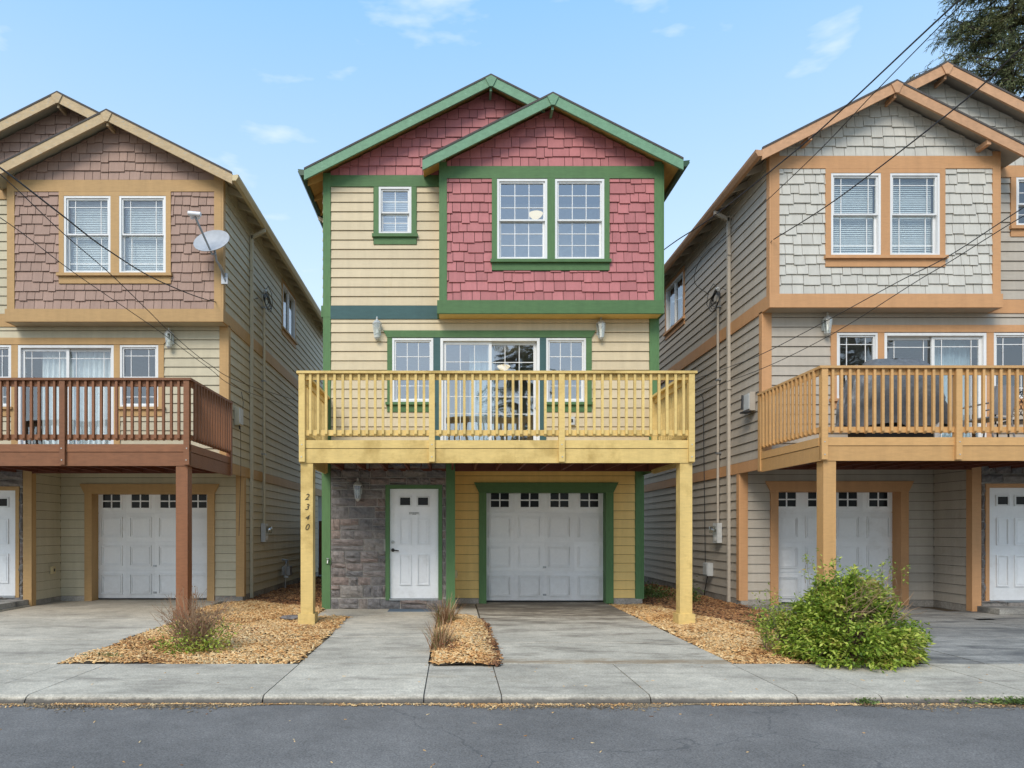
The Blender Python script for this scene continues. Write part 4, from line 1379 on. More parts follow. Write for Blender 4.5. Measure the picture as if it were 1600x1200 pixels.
def mulch(name, poly, dens, m, base, mound=0.0, size=1.0, nearscale=True):
    px = [p[0] for p in poly]; py = [p[1] for p in poly]
    area = (max(px) - min(px)) * (max(py) - min(py))
    n = int(area * dens)
    x = NPR.uniform(min(px), max(px), n); y = NPR.uniform(min(py), max(py), n)
    keep = in_poly(x + NPR.normal(0, .03, n), y + NPR.normal(0, .03, n), poly)
    x, y = x[keep], y[keep]
    n = len(x)
    cx, cy = np.mean(px), np.mean(py)
    md = mound * np.clip(1 - ((x - cx) / (max(px) - min(px)) * 2) ** 2, 0, 1) * np.clip(1 - ((y - cy) / (max(py) - min(py)) * 2) ** 4, 0, 1)
    z = base + hgt(x, y) + md + np.abs(NPR.normal(0, .006, n))
    L = (.018 + .09 * NPR.uniform(0, 1, n) ** 1.8) * size; Wd = (.007 + .03 * NPR.uniform(0, 1, n) ** 1.5) * size; H = NPR.uniform(.003, .008, n) * size
    me = chips_mesh(name, np.stack([x, y, z], 1), L, Wd, H, .28, m)
    o = link_mesh(name, me, None)
    # bed under the chips
    nx = 26; ny = 26
    mb = MB()
    gx = np.linspace(min(px), max(px), nx); gy = np.linspace(min(py), max(py), ny)
    idx = {}
    for i in range(nx):
        for j in range(ny):
            X_, Y_ = gx[i], gy[j]
            mdv = mound * max(0, 1 - ((X_ - cx) / (max(px) - min(px)) * 2) ** 2) * max(0, 1 - ((Y_ - cy) / (max(py) - min(py)) * 2) ** 4)
            idx[i, j] = len(mb.v); mb.v.append((X_, Y_, base - .012 + float(hgt(X_, Y_)) + mdv))
    for i in range(nx - 1):
        for j in range(ny - 1):
            cxm, cym = (gx[i] + gx[i + 1]) / 2, (gy[j] + gy[j + 1]) / 2
            if in_poly(np.array([cxm]), np.array([cym]), poly)[0]:
                mb.f.append((idx[i, j], idx[i + 1, j], idx[i + 1, j + 1], idx[i, j + 1]))
    me2 = bpy.data.meshes.new(name + '_bed'); me2.from_pydata(mb.v, [], mb.f)
    b = link_mesh('mulch_bed', me2, M['soil']); tag(b, kind='structure')
    return tag(o, kind='stuff')


M['chip'] = leaf_mat("wood_chips", [lin(112, 74, 44), lin(186, 136, 84), lin(220, 176, 118), lin(232, 202, 152), lin(160, 106, 64)], 0.85, 0, 0.9)
M['chip_old'] = leaf_mat('kerb_crumbs', [lin(84, 76, 66), lin(128, 112, 92), lin(170, 148, 116), lin(110, 92, 72)], .9, 0, 2.0)
M['chip_dark'] = leaf_mat("old_wood_chips", [lin(62, 42, 32), lin(112, 76, 52), lin(160, 112, 74), lin(196, 150, 102), lin(92, 64, 46)], 0.9, 0, 1.2)

mulch('wood_chips', [(-4.33, -5.25), (-1.70, -5.25), (-1.78, -1.17), (-2.36, -1.15), (-2.42, .0), (-4.3, 1.3), (-4.75, .6), (-4.75, -1.1), (-4.42, -1.2), (-4.30, -4.2)], 1500, M['chip'], 0.0, .02)
mulch('wood_chips', [(-4.34, 1.2), (-2.44, .0), (-2.44, 8.8), (-4.3, 8.8)], 650, M['chip_dark'], 0.0, .02)
mulch('wood_chips', [(3.09, -5.25), (4.6, -5.25), (5.1, -4.2), (4.5, -2.6), (4.2, -1.6), (3.7, 0.9), (3.09, .9)], 1500, M['chip'], 0.0, .02)
mulch('wood_chips', [(4.6, -5.2), (5.19, -5.2), (5.84, -4.0), (5.84, -1.6), (5.58, .6), (5.5, 6.0), (3.82, 6.0), (3.74, .9), (4.2, -1.6), (4.5, -2.6), (5.1, -4.2)], 800, M['chip_dark'], 0.0, .02)
mulch('wood_chips', [(-.22, -5.36), (.42, -5.40), (.47, -4.6), (.44, -3.2), (.40, -1.9), (.30, -1.55), (-.10, -1.52), (-.22, -2.2), (-.25, -4.0)], 2300, M['chip'], .02, .11)
mulch('wood_chips', [(.30, -5.42), (.50, -5.42), (.56, -4.6), (.53, -3.2), (.48, -1.9), (.38, -1.5), (.34, -1.9), (.38, -3.2), (.40, -4.6)], 1500, M['chip_dark'], .015, .02)
# crumbs along the kerb
n = 7000
x = NPR.uniform(-9, 13, n)
pk = .5 + .28 * np.sin(x * 2.1 + 1) + .22 * np.sin(x * 5.7) + .2 * np.sin(x * 13.1 + 2)
x = x[NPR.uniform(0, 1, n) < np.clip(pk, .06, 1)]; n = len(x)
pk = .6 + .4 * np.sin(x * 1.3 + 1) + .3 * np.sin(x * 6.1)
y = -6.742 - np.abs(NPR.normal(0, .05, n)) * np.clip(pk, .15, 1.3)
me = chips_mesh('kerb_chips', np.stack([x, y, np.full(n, -.060)], 1), NPR.uniform(.008, .035, n), NPR.uniform(.005, .014, n), NPR.uniform(.002, .006, n), .25, M['chip'])
tag(link_mesh('kerb_chips', me, None), kind='stuff')
n = 14000
x = NPR.uniform(-9, 13, n); y = -6.74 - np.abs(NPR.normal(0, .075, n)) * (0.6 + .5 * np.sin(x * 1.7) + .3 * np.sin(x * 5.1))
me = chips_mesh('kerb_litter', np.stack([x, y, np.full(n, -.064)], 1), NPR.uniform(.006, .03, n), NPR.uniform(.004, .012, n), NPR.uniform(.002, .006, n), .2, M['chip_old'])
tag(link_mesh('kerb_litter', me, None), kind='stuff')
n = 150
x = NPR.uniform(-5, 8, n); y = NPR.uniform(-8.6, -5.3, n)
z = np.where(y < -6.8, -.068, .003)
keep = (y < -6.8) | (y > -6.6)
me = chips_mesh('loose_chips', np.stack([x, y, z], 1)[keep], NPR.uniform(.01, .035, n)[keep], NPR.uniform(.005, .012, n)[keep], NPR.uniform(.002, .005, n)[keep], .1, M['chip'])
tag(link_mesh('loose_chips', me, None), kind='stuff')


# ------------------------------------------------------------------ plants
def leaf_cloud(name, pos, dirs, L, Wd, m, parent, fold=0.25):
    n = len(pos)
    d = dirs / (np.linalg.norm(dirs, axis=1)[:, None] + 1e-9)
    rv = NPR.normal(0, 1, (n, 3)); rv[:, 2] *= .4
    s = np.cross(d, np.array([0, 0, 1.0]) + rv * .5); s /= (np.linalg.norm(s, axis=1)[:, None] + 1e-9)
    u = np.cross(s, d)
    L = L[:, None]; Wd = Wd[:, None]
    p0 = pos
    pm = pos + d * L * .45 - u * Wd * fold
    p1 = pos + d * L * .42 + s * Wd / 2 + u * Wd * .1
    p2 = pos + d * L - u * L * .12
    p3 = pos + d * L * .42 - s * Wd / 2 + u * Wd * .1
    V = np.stack([p0, p1, p2, p3, pm], 1).reshape(-1, 3)
    T_ = np.array([[0, 1, 4], [1, 2, 4], [2, 3, 4], [3, 0, 4]])
    Fq = (np.arange(n)[:, None, None] * 5 + T_[None]).reshape(-1, 3)
    return link_mesh(name, mesh_np(name, V, Fq, m), None, parent)


def twig(mb, p, d, L, r, n=4, curve=.2, seg=4, rr=RND):
    pts = [Vector(p)]
    d = Vector(d).normalized()
    for i in range(seg):
        d = (d + Vector((rr.uniform(-1, 1), rr.uniform(-1, 1), rr.uniform(-1, 1))) * curve).normalized()
        pts.append(pts[-1] + d * (L / seg))
    mb.tube(pts, r, n, r * .35)
    return pts


M['leaf_shrub'] = leaf_mat("bright_shrub_leaf", [lin(70, 92, 34), lin(110, 138, 48), lin(150, 170, 62), lin(192, 198, 96), lin(176, 140, 84)], .45, .3, 3.0)
M['twig'] = simple("bare_twig", (0.16, 0.11, 0.07, 1), .8)
M['twig_purple'] = simple("brown_twig", (0.30, 0.19, 0.11, 1), .8)
M['leaf_green'] = leaf_mat("dull_green_leaf", [lin(66, 84, 40), lin(104, 126, 62), lin(142, 156, 88)], .5, .25, 4.0)
M['leaf_red'] = leaf_mat("reddish_new_leaf", [lin(110, 70, 50), lin(150, 90, 70), lin(130, 120, 60)], .5, .25, 4.0)
M['straw'] = leaf_mat("straw", [lin(92, 66, 44), lin(150, 112, 80), lin(196, 164, 128), lin(122, 92, 60)], .7, .1, 4.0)


def big_shrub():
    t = thing('shrub', (4.46, -4.98, 0), "large bright green leafy shrub spilling over the pavement before the taupe house", 'shrub')
    rr = random.Random(4)
    tips = []
    mb = MB()

    def rad(az, el):
        return 1 + .10 * math.sin(az * 3 + 1) + .08 * math.sin(az * 7 + el * 5) + .07 * math.sin(el * 9 + az * 2)
    RX, RY, RZ = .71, .64, .92
    for i in range(680):
        az = rr.uniform(0, 2 * math.pi); el = math.asin(rr.uniform(0.0, 1.0) ** 0.9)
        k = rad(az, el)
        tip = Vector((math.cos(az) * math.cos(el) * RX * k + .04, math.sin(az) * math.cos(el) * RY * k, max(.06, math.sin(el) * RZ * k * .98)))
        tp_ = 1.05 - .42 * max(0, tip.z / RZ - .25); tip.x *= tp_; tip.y *= tp_
        if rr.random() < .06: tip = tip * 1.12
        tips.append(tip)
        if i % 3 == 0:
            b = Vector((rr.uniform(-.15, .15), rr.uniform(-.12, .12), 0))
            midp = b.lerp(tip, .5) + Vector((0, 0, .12))
            mb.tube([b, b.lerp(midp, .6) + Vector((0, 0, .05)), midp, tip], .009, 4, .002)
    mb.build('stems', M['twig'], t)
    # bare purplish patches of twigs near the crown
    bare = [Vector((-.10, -.46, .66)), Vector((.12, -.36, .80)), Vector((.32, -.42, .60))]
    mb = MB()
    for c in bare:
        for k in range(34):
            p = c * .97 + Vector((rr.uniform(-.14, .14), rr.uniform(-.05, .1), rr.uniform(-.12, .12)))
            twig(mb, p, (rr.uniform(-.7, .7), -.45, rr.uniform(-.1, 1)), rr.uniform(.12, .26), .0035, 3, .25, 3, rr)
    mb.build('twigs', M['twig_purple'], t)
    pos, dr = [], []
    for tp in tips:
        out = Vector((tp.x, tp.y, tp.z * .5)).normalized()
        near = min((tp - c).length for c in bare)
        kn = 4 if near < .25 else 40
        if tp.z > .75 and near < .4: kn = 20
        axis = (out + Vector((rr.uniform(-.5, .5), rr.uniform(-.5, .5), rr.uniform(-.3, .5)))).normalized()
        for k in range(kn):
            s = rr.random()
            p = tp - axis * (s * .26) + Vector((rr.gauss(0, .035), rr.gauss(0, .035), rr.gauss(0, .03)))
            if p.z < .02: p.z = rr.uniform(.02, .08)
            d = out * .6 + Vector((rr.gauss(0, .6), rr.gauss(0, .6), rr.gauss(-.15, .35)))
            pos.append(p); dr.append(d)
    pos = np.array([tuple(p) for p in pos]); dr = np.array([tuple(p) for p in dr])
    n = len(pos)
    leaf_cloud('leaves', pos, dr, NPR.uniform(.035, .075, n), NPR.uniform(.018, .036, n), M['leaf_shrub'], t)
    # loose shoots to the back left
    mb = MB(); pos, dr = [], []
    for i in range(30):
        b = Vector((rr.uniform(-.72, -.40), rr.uniform(.1, .8), 0.0))
        pts = twig(mb, b, (rr.uniform(-.3, .3), rr.uniform(-.3, .3), 1), rr.uniform(.3, .75), .005, 3, .2, 5, rr)
        for q in pts[2:]:
            for k in range(9):
                pos.append(tuple(q + Vector((rr.gauss(0, .03), rr.gauss(0, .03), rr.gauss(0, .05))))); dr.append((rr.gauss(0, 1), rr.gauss(0, 1), rr.gauss(.2, .6)))
    for i in range(12):
        a = rr.uniform(-.5, .75)
        pts = twig(mb, (a, rr.uniform(-.2, .2), .85), (rr.uniform(-.3, .3), 0, 1), rr.uniform(.2, .38), .003, 3, .2, 4, rr)
        for q in pts[1:]:
            for k in range(4):
                pos.append(tuple(q + Vector((rr.gauss(0, .02), rr.gauss(0, .02), rr.gauss(0, .03))))); dr.append((rr.gauss(0, 1), rr.gauss(0, 1), rr.gauss(.2, .6)))
    tag(mb.build('shoots', M['twig'], t), kind='stuff')
    pos = np.array(pos); dr = np.array(dr); n = len(pos)
    leaf_cloud('leaves', pos, dr, NPR.uniform(.03, .055, n), NPR.uniform(.015, .026, n), M['leaf_shrub'], t)


big_shrub()


def dry_shrub():
    t = thing('shrub', (-3.17, -4.35, 0), "twiggy brown shrub, green at its foot, in wood chips before the beige house", 'shrub')
    rr = random.Random(8)
    mb = MB(); pos, dr, pos2, dr2 = [], [], [], []
    for i in range(170):
        a = rr.uniform(0, 2 * math.pi); s = rr.uniform(.1, 1.15)
        d = Vector((math.cos(a) * s, math.sin(a) * s, 1))
        pts = twig(mb, (rr.gauss(0, .08), rr.gauss(0, .08), 0), d, rr.uniform(.32, .80), .005, 4, .16, 5, rr)
        for q in pts[2:5]:
            if rr.random() < .8:
                q2 = twig(mb, q, d + Vector((rr.uniform(-.8, .8), rr.uniform(-.8, .8), .2)), rr.uniform(.08, .2), .0028, 3, .2, 3, rr)
                for w in q2[1:]:
                    if rr.random() < .55:
                        pos2.append(tuple(w)); dr2.append((rr.gauss(0, 1), rr.gauss(0, 1), rr.gauss(.3, .5)))
    mb.build('twigs', M['twig_purple'], t)
    for (cx, cy, cz, s, n) in ((.05, -.2, .08, .09, 170), (-.35, -.05, .06, .10, 90), (.30, .05, .22, .10, 150), (.22, -.15, .10, .10, 160), (-.1, -.1, .22, .12, 120), (-.16, -.22, .05, .08, 110), (.38, -.15, .08, .09, 90)):
        for k in range(n):
            pos.append((cx + rr.gauss(0, s), cy + rr.gauss(0, s), max(.01, cz + rr.gauss(0, s * .7)))); dr.append((rr.gauss(0, 1), rr.gauss(-.3, 1), rr.gauss(.3, .6)))
    pos = np.array(pos); n = len(pos)
    leaf_cloud('leaves', pos, np.array(dr), NPR.uniform(.03, .06, n), NPR.uniform(.015, .03, n), M['leaf_shrub'], t)
    pos = np.array(pos2); n = len(pos)
    leaf_cloud('leaves', pos, np.array(dr2), NPR.uniform(.02, .035, n), NPR.uniform(.01, .018, n), M['leaf_red'], t)


dry_shrub()


def grass_clump(loc, h, nblade, label, seed, spread=.5, lean=(0, 0)):
    t = thing('grass_clump', loc, label, 'ornamental grass', 'dry grass clumps in the chip bed')
    rr = random.Random(seed)
    mb = MB(); mg = MB()
    for i in range(nblade):
        a = rr.uniform(0, 2 * math.pi); s = rr.uniform(0, spread) ** .8
        d = Vector((math.cos(a) * s + lean[0], math.sin(a) * s + lean[1], 1)).normalized()
        L = h * rr.uniform(.5, 1.1)
        b = Vector((rr.gauss(0, .05), rr.gauss(0, .05), 0))
        side = Vector((-d.y, d.x, 0)); side = side.normalized() if side.length > .01 else Vector((1, 0, 0))
        w = rr.uniform(.003, .008)
        pts = [b + d * (L * k / 4) + Vector((0, 0, -1)) * (L * .12 * (k / 4) ** 2.5) + Vector((math.cos(a), math.sin(a), 0)) * (.09 * L * (k / 4) ** 2) for k in range(5)]
        tgt = mg if rr.random() < .14 else mb
        c = len(tgt.v)
        for k, q in enumerate(pts):
            ww = w * (1 - .85 * k / 4)
            tgt.v += [tuple(q - side * ww), tuple(q + side * ww)]
        for k in range(4): tgt.f.append((c + 2 * k, c + 2 * k + 1, c + 2 * k + 3, c + 2 * k + 2))
    for m_, mt, nm in ((mb, M['straw'], 'dry_blades'), (mg, M['leaf_green'], 'green_blades')):
        me = bpy.data.meshes.new(nm); me.from_pydata(m_.v, [], m_.f); link_mesh(nm, me, mt, t)
    return t


grass_clump((-.10, -2.72, .05), .54, 330, "taller dry grass clump nearer the white front door, with upright straw blades", 21, .95, (-.10, 0))
grass_clump((-.16, -4.55, .03), .46, 200, "shorter dry grass clump nearer the pavement, beside small red weeds", 22, .8)


def low_plant(name, loc, n, sx_, sy_, h, m, label, cat, seed, size=.04, group=None):
    rr = np.random.RandomState(seed)
    t = thing(name, loc, label, cat, group)
    pos = np.stack([rr.normal(0, sx_, n), rr.normal(0, sy_, n), np.abs(rr.normal(0, h, n)) + .01], 1)
    dr = rr.normal(0, 1, (n, 3)); dr[:, 2] = np.abs(dr[:, 2]) * .6
    leaf_cloud('leaves', pos, dr, rr.uniform(.6, 1.3, n) * size, rr.uniform(.3, .6, n) * size, m, t)
    mb = MB(); r2 = random.Random(seed)
    for i in range(10): twig(mb, (r2.gauss(0, sx_ * .5), r2.gauss(0, sy_ * .5), 0), (r2.uniform(-.6, .6), r2.uniform(-.6, .6), 1), h * 1.6, .003, 3, .2, 3, r2)
    mb.build('stems', M['twig'], t)
    return t


low_plant('red_weed', (.02, -4.75, .04), 160, .09, .06, .05, M['leaf_red'], "low patch of small red weeds at the foot of the shorter grass clump", 'weed', 31, .03)
low_plant('ground_ivy', (4.25, 2.6, 0), 1500, .30, .55, .10, M['leaf_green'], "low dark green creeper in the gap between cream and taupe houses", 'creeper', 32, .06)
low_plant('small_bush', (4.70, .9, 0), 420, .10, .12, .22, M['leaf_green'], "small upright green bush behind the yellow deck's free-standing post", 'bush', 33, .06)
low_plant('weed', (3.62, -6.78, -.06), 120, .05, .02, .02, M['leaf_green'], "tiny green weed alone at the kerb edge below the big shrub", 'weed', 34, .03)
low_plant('weed_strip', (5.35, -6.78, -.06), 1100, .42, .03, .022, M['leaf_green'], "long strip of green weeds growing along the kerb at right", 'weed', 35, .035)
low_plant('weed', (-3.95, -4.9, .0), 130, .10, .05, .02, M['leaf_green'], "little green weed in the chips beside the beige house's driveway", 'weed', 36, .03)
low_plant('leafy_weed', (4.75, -2.6, .0), 420, .16, .16, .14, M['leaf_green'], "loose pale green weed in dark mulch behind the big green shrub", 'weed', 37, .06)

# flat rock at the foot of the numbered post
mb = MB(); rr = random.Random(2)
for j, (zz, k) in enumerate(((0, 1), (.05, .95), (.075, .6))):
    pass
V = []; 
mb = MB(); prof = [(.001, 0), (.17, 0), (.19, .025), (.15, .06), (.001, .07)]
mb.lathe((0, 0, 0), prof, 9)
mb.v = [(x * 1.1 + rr.uniform(-.02, .02), y * .7 + rr.uniform(-.02, .02), z + rr.uniform(-.006, .006)) for x, y, z in mb.v]
tag(mb.build('flat_rock', M['stone'], None, (-2.62, -1.55, .01)), "flat grey rock lying in the chips behind the numbered yellow post", 'rock')


# conifer behind the taupe house
M['needles'] = leaf_mat("conifer_needles", [lin(60, 70, 46), lin(88, 98, 62), lin(118, 122, 80), lin(150, 146, 100)], .6, .15, .8)


def conifer(loc, H, r0, z0, label, seed, dens=1.0, zrad=3.6, name='conifer_tree', clear=0.0):
    t = thing(name, loc, label, 'conifer')
    rr = random.Random(seed)
    mb = MB(); mb.tube([(0, 0, 0), (.1, 0, H * .3), (.0, .1, H * .6), (.05, 0, H)], r0, 10, .04); mb.build('trunk', M['bark'], t, smooth=True)
    mb = MB()
    pos, dr = [], []
    z = z0
    while z < H - .5:
        fr_ = (H - z) / (H - z0)
        for k in range(rr.randint(3, 5)):
            az = rr.uniform(0, 2 * math.pi)
            L = zrad * (.30 + .70 * fr_ ** .7) * rr.uniform(.5, 1.12)
            d = Vector((math.cos(az), math.sin(az), rr.uniform(-.05, .35))).normalized()
            pts = [Vector((0, 0, z))]
            seg = 7
            for i in range(seg):
                d = (d + Vector((rr.uniform(-.12, .12), rr.uniform(-.12, .12), -.10 + .03 * i + rr.uniform(-.06, .06)))).normalized()
                pts.append(pts[-1] + d * L / seg)
            mb.tube(pts, .045, 5, .008)
            for i in range(2, seg + 1):
                base = pts[i]
                for q in range(int(rr.randint(4, 6) * dens)):
                    sd_ = Vector((d.y, -d.x, 0)) * rr.choice((-1, 1))
                    dd = (d * rr.uniform(.2, 1.0) + sd_ * rr.uniform(.2, 1) + Vector((0, 0, rr.uniform(-.9, .1)))).normalized()
                    sl_ = rr.uniform(.25, .65) * (.6 + .4 * L / zrad)
                    s0 = base.lerp(pts[i - 1], rr.random())
                    mb.tube([s0, s0 + dd * sl_ + Vector((0, 0, -.06))], .008, 3, .003)
                    for w in range(13):
                        p = s0 + dd * (sl_ * (w + rr.random()) / 13) + Vector((rr.gauss(0, .03), rr.gauss(0, .03), rr.gauss(0, .03) - .03 * w / 13))
                        pos.append(tuple(p)); v = dd + Vector((rr.gauss(0, .6), rr.gauss(0, .6), rr.gauss(-.25, .5))); dr.append(tuple(v))
        z += rr.uniform(.22, .42) / max(.6, dens)
    mb.build('branches', M['bark'], t)
    pos = np.array(pos); n = len(pos)
    leaf_cloud('needles', pos, np.array(dr), NPR.uniform(.10, .20, n), NPR.uniform(.018, .036, n), M['needles'], t)
    return t


conifer((20.6, 12.6, 0), 25.0, .32, 13.0, "tall dark conifer rising behind the taupe house's roof", 51, 1.3, 3.9)
# across the street, mirrored in the window glass
conifer((3.4, -23.0, 0), 13.5, .25, 2.2, "dark conifer across the street, mirrored in the cream house's sliding door", 52, .8, 2.9)
conifer((20.5, -23.5, 0), 12.0, .25, 1.2, "broad conifer across the street, mirrored in the taupe house's windows", 53, .8, 4.0)


# ------------------------------------------------------------------ fence at the end of the gap
t = thing('board_fence', (-2.95, 9.0, 0), "brown vertical board fence closing the gap between beige and cream houses", 'fence')
mfe = paint("fence_wood", lin(120, 84, 62, .8), .8, VG, gvar=.3, bump=.4)
for i in range(13):
    mb = MB(); mb.box(-1.3 + i * .145, -1.3 + i * .145 + .138, -.01, .01, .05, 1.75 + RND.uniform(-.01, .01)); mb.build('board', mfe, t)
mb = MB(); mb.box(-1.3, .58, .011, .05, .4, .49); mb.box(-1.3, .58, .011, .05, 1.3, 1.39); mb.build('rail', mfe, t)
mb = MB(); mb.box(-7, 2.6, 0, 6, 0, 3.2); 
t = thing('outbuilding', (-5.2, 14.0, 0), "pale grey outbuilding glimpsed behind the board fence", 'shed')
mb = MB(); mb.box(-2, 2, 0, 4, 0, 2.9); mb.build('wall', simple("pale_grey_paint", (.55, .58, .62, 1), .7), t)
mb = MB(); mb.prism([(-2.2, -.3, 2.9), (2.2, -.3, 2.9), (0, -.3, 3.7)], [(-2.2, 4.3, 2.9), (2.2, 4.3, 2.9), (0, 4.3, 3.7)]); mb.build('roof', M['roof'], t)

# ------------------------------------------------------------------ lanterns
G_L = 'coach lanterns on the house fronts'
for px, py, D, lb in ((589, 515, 12.73, "pewter coach lantern on cream siding left of the middle balcony windows"),
                      (939, 515, 12.73, "pewter coach lantern on cream siding right of the middle balcony windows"),
                      (559, 767, 12.70, "pewter coach lantern on the dark stone wall beside the front door")):
    lantern(P3(px, py, D), 1.35, lb, G_L)
lantern(P3(264, 530, 13.2), 1.3, "pewter coach lantern on the beige house above the red-brown railing", G_L)
lantern(P3(1293, 508, 12.37), 1.3, "pewter coach lantern on the taupe house above the honey-coloured railing", G_L)

# ------------------------------------------------------------------ satellite dish
dl = P3(331, 377, 12.62)
t = thing('satellite_dish', dl, "pale grey satellite dish on the corner of the beige house", 'satellite dish')
nrm = Vector((-.12, -.84, .42)).normalized()
xa = Vector((1, 0, -.02)); xa = (xa - nrm * xa.dot(nrm)).normalized(); ya = nrm.cross(xa)
mb = MB(); n1, n2 = 28, 6
for side in (0, 1):
    b = len(mb.v)
    for j in range(n2 + 1):
        r = j / n2
        for i in range(n1):
            a = 2 * math.pi * i / n1
            q = xa * (math.cos(a) * r * .345) + ya * (math.sin(a) * r * .27) + nrm * (.07 * r * r - .05 - side * .012)
            mb.v.append(tuple(q))
    for j in range(n2):
        for i in range(n1):
            i2 = (i + 1) % n1; mb.f.append((b + j * n1 + i, b + j * n1 + i2, b + (j + 1) * n1 + i2, b + (j + 1) * n1 + i))
    if side == 1:
        for i in range(n1):
            i2 = (i + 1) % n1; a0_ = n2 * n1; mb.f.append((a0_ + i, a0_ + i2, b + a0_ + i2, b + a0_ + i))
mb.build('reflector', simple("dish_grey", (.36, .38, .41, 1), .55), t, smooth=True)
lnb = Vector((-.17, -.42, .30)); low = Vector((.03, -.06, -.27))
mb = MB(); mb.tube([Vector((.03, .08, -.20)), low, lnb], .016, 8, .02); mb.build('feed_arm', M['metal'], t)
mb = MB(); mb.tube([lnb + Vector((-.10, 0, .02)), lnb + Vector((.12, 0, .0))], .04, 10); mb.tube([lnb + Vector((-.05, 0, 0)), lnb + Vector((-.05, .06, -.05))], .03, 8); mb.tube([lnb + Vector((.06, 0, 0)), lnb + Vector((.06, .06, -.05))], .03, 8)
mb.build('receiver', simple("receiver_white", (.7, .7, .72, 1), .4), t, smooth=True)
mb = MB(); mb.tube([(.02, .06, -.10), (.05, .10, -.32), (.10, .22, -.40), (.12, .34, -.52)], .022, 10); mb.box(.06, .18, .33, .36, -.66, -.46)
mb.tube([(.05, .10, -.30), (.14, .33, -.62)], .010, 6)
mb.build('mast', M['metal'], t, smooth=True)

# ------------------------------------------------------------------ wall hardware
def weatherhead(xw, out, y, ztop, zbot, label, meter_label, m):
    """service mast on a side wall; out = +1 when the wall faces +x"""
    t = thing('service_mast', (xw, y, zbot), label, 'conduit')
    h = ztop - zbot; o = out
    mb = MB(); mb.tube([(o * .07, 0, 0), (o * .07, 0, h)], .028, 10); mb.build('conduit', m, t, smooth=True)
    mb = MB(); mb.tube([(o * .07, 0, h), (o * .08, -.02, h + .05), (o * .12, -.10, h + .06), (o * .13, -.17, h + .02)], .045, 10, .035); mb.build('weather_head', M['grey_plastic'], t, smooth=True)
    mb = MB()
    for zz in (h - .3, h * .62, h * .3): mb.box(min(o * .0, o * .11), max(0, o * .11), -.045, .045, zz, zz + .03)
    mb.build('strap', M['metal'], t)
    mb = MB()
    for k in range(4):
        r_ = .14 + .02 * k
        pts = [Vector((o * (.13 + .02 * k), -.17, h + .02))]
        for q in range(1, 13):
            a = math.pi * (.15 + 1.7 * q / 12)
            pts.append(Vector((o * (.14 + .02 * k), -.10 + r_ * math.sin(a) * (1.2 if q < 7 else 1.5) + .0, h - .06 - .02 * k + (1 - math.cos(a)) * -r_ * .8 + .04)))
        mb.tube(pts, .0075, 6)
    mb.tube([(o * .12, -.17, h + .02), (o * .16, .0, h + .2), (o * .16, .3, h + .14), (o * .15, .42, h - .1), (o * .14, .30, h - .22), (o * .13, .1, h - .1)], .007, 6)
    mb.build('cable_loops', M['black'], t)
    tm = thing('electric_meter', (xw, y, zbot), meter_label, 'electric meter')
    mb = MB(); mb.box(min(o * .03, o * .13), max(o * .03, o * .13), -.12, .12, -.42, -.005); mb.build('meter_box', M['grey_plastic'], tm)
    mb = MB(); mb.lathe((o * .13, 0, -.15), [(.085, 0), (.085, o * .05), (.075, o * .10), (.02, o * .12)], 18, 'x'); mb.build('meter_dial', M['lamp_glass'], tm, smooth=True)
    mb = MB(); mb.box(min(o * .131, o * .136), max(o * .131, o * .136), -.07, .07, -.38, -.29); mb.build('meter_label', M['white'], tm)
    return t


weatherhead(XL, 1, 0.49 + 2.34, 6.80, 1.62, "grey service mast with looped cables on the beige house's side wall", "grey electric meter below the mast on the beige house's side", PAL['left']['siding'])
weatherhead(XR, -1, -.34 + 1.94, 6.42, 1.62, "grey service mast with looped cables on the taupe house's side wall", "grey electric meter below the mast on the taupe house's side", PAL['right']['siding'])


def wall_box(name, xw, o, y, z, w, h, d, m, label, cat):
    t = thing(name, (xw, y, z), label, cat)
    mb = MB(); mb.box(min(o * .03, o * (.03 + d)), max(o * .03, o * (.03 + d)), -w / 2, w / 2, 0, h); mb.build('housing', m, t)
    mb = MB(); mb.box(min(o * (.031 + d), o * (.045 + d)), max(o * (.031 + d), o * (.045 + d)), -w / 2 + .02, w / 2 - .02, .03, h - .02); mb.build('cover', M['grey_plastic'], t)
    return t


tb = wall_box('phone_box', XL, 1, YL + .46, 3.55, .26, .36, .09, PAL['left']['siding'], "beige telephone box on the beige house's side beside the deck", 'utility box')
mb = MB(); mb.tube([(.1, -.05, .02), (.11, -.05, -.08)], .015, 6); mb.tube([(.1, .05, .02), (.1, .06, -.9), (.05, .1, -2.2)], .005, 5); mb.tube([(.12, .12, .3), (.12, .16, .5), (.1, .1, .7)], .006, 5); mb.build('cable', M['black'], tb)
tb = wall_box('phone_box', XR, -1, YR + .38, 3.68, .28, .34, .10, PAL['right']['siding'], "taupe telephone box on the taupe house's side beside the deck", 'utility box')
mb = MB(); mb.box(-.22, -.1, -.1, .1, -.03, -.001); mb.tube([(-.18, .1, .05), (-.17, .1, .32)], .02, 6); mb.build('cable', M['black'], tb)
tb = wall_box('cable_box', XR, -1, YR + 2.44, .48, .26, .28, .12, M['grey_plastic'], "light grey cable box low on the taupe house's side wall", 'utility box')
mb = MB(); mb.tube([(-.06, .25, .27), (-.06, .38, 3.9), (-.10, .38, 4.0)], .008, 6); mb.tube([(-.1, 0, 0), (-.12, .1, -.3), (-.1, .2, -.45)], .01, 6); mb.build('cable', M['black'], tb)

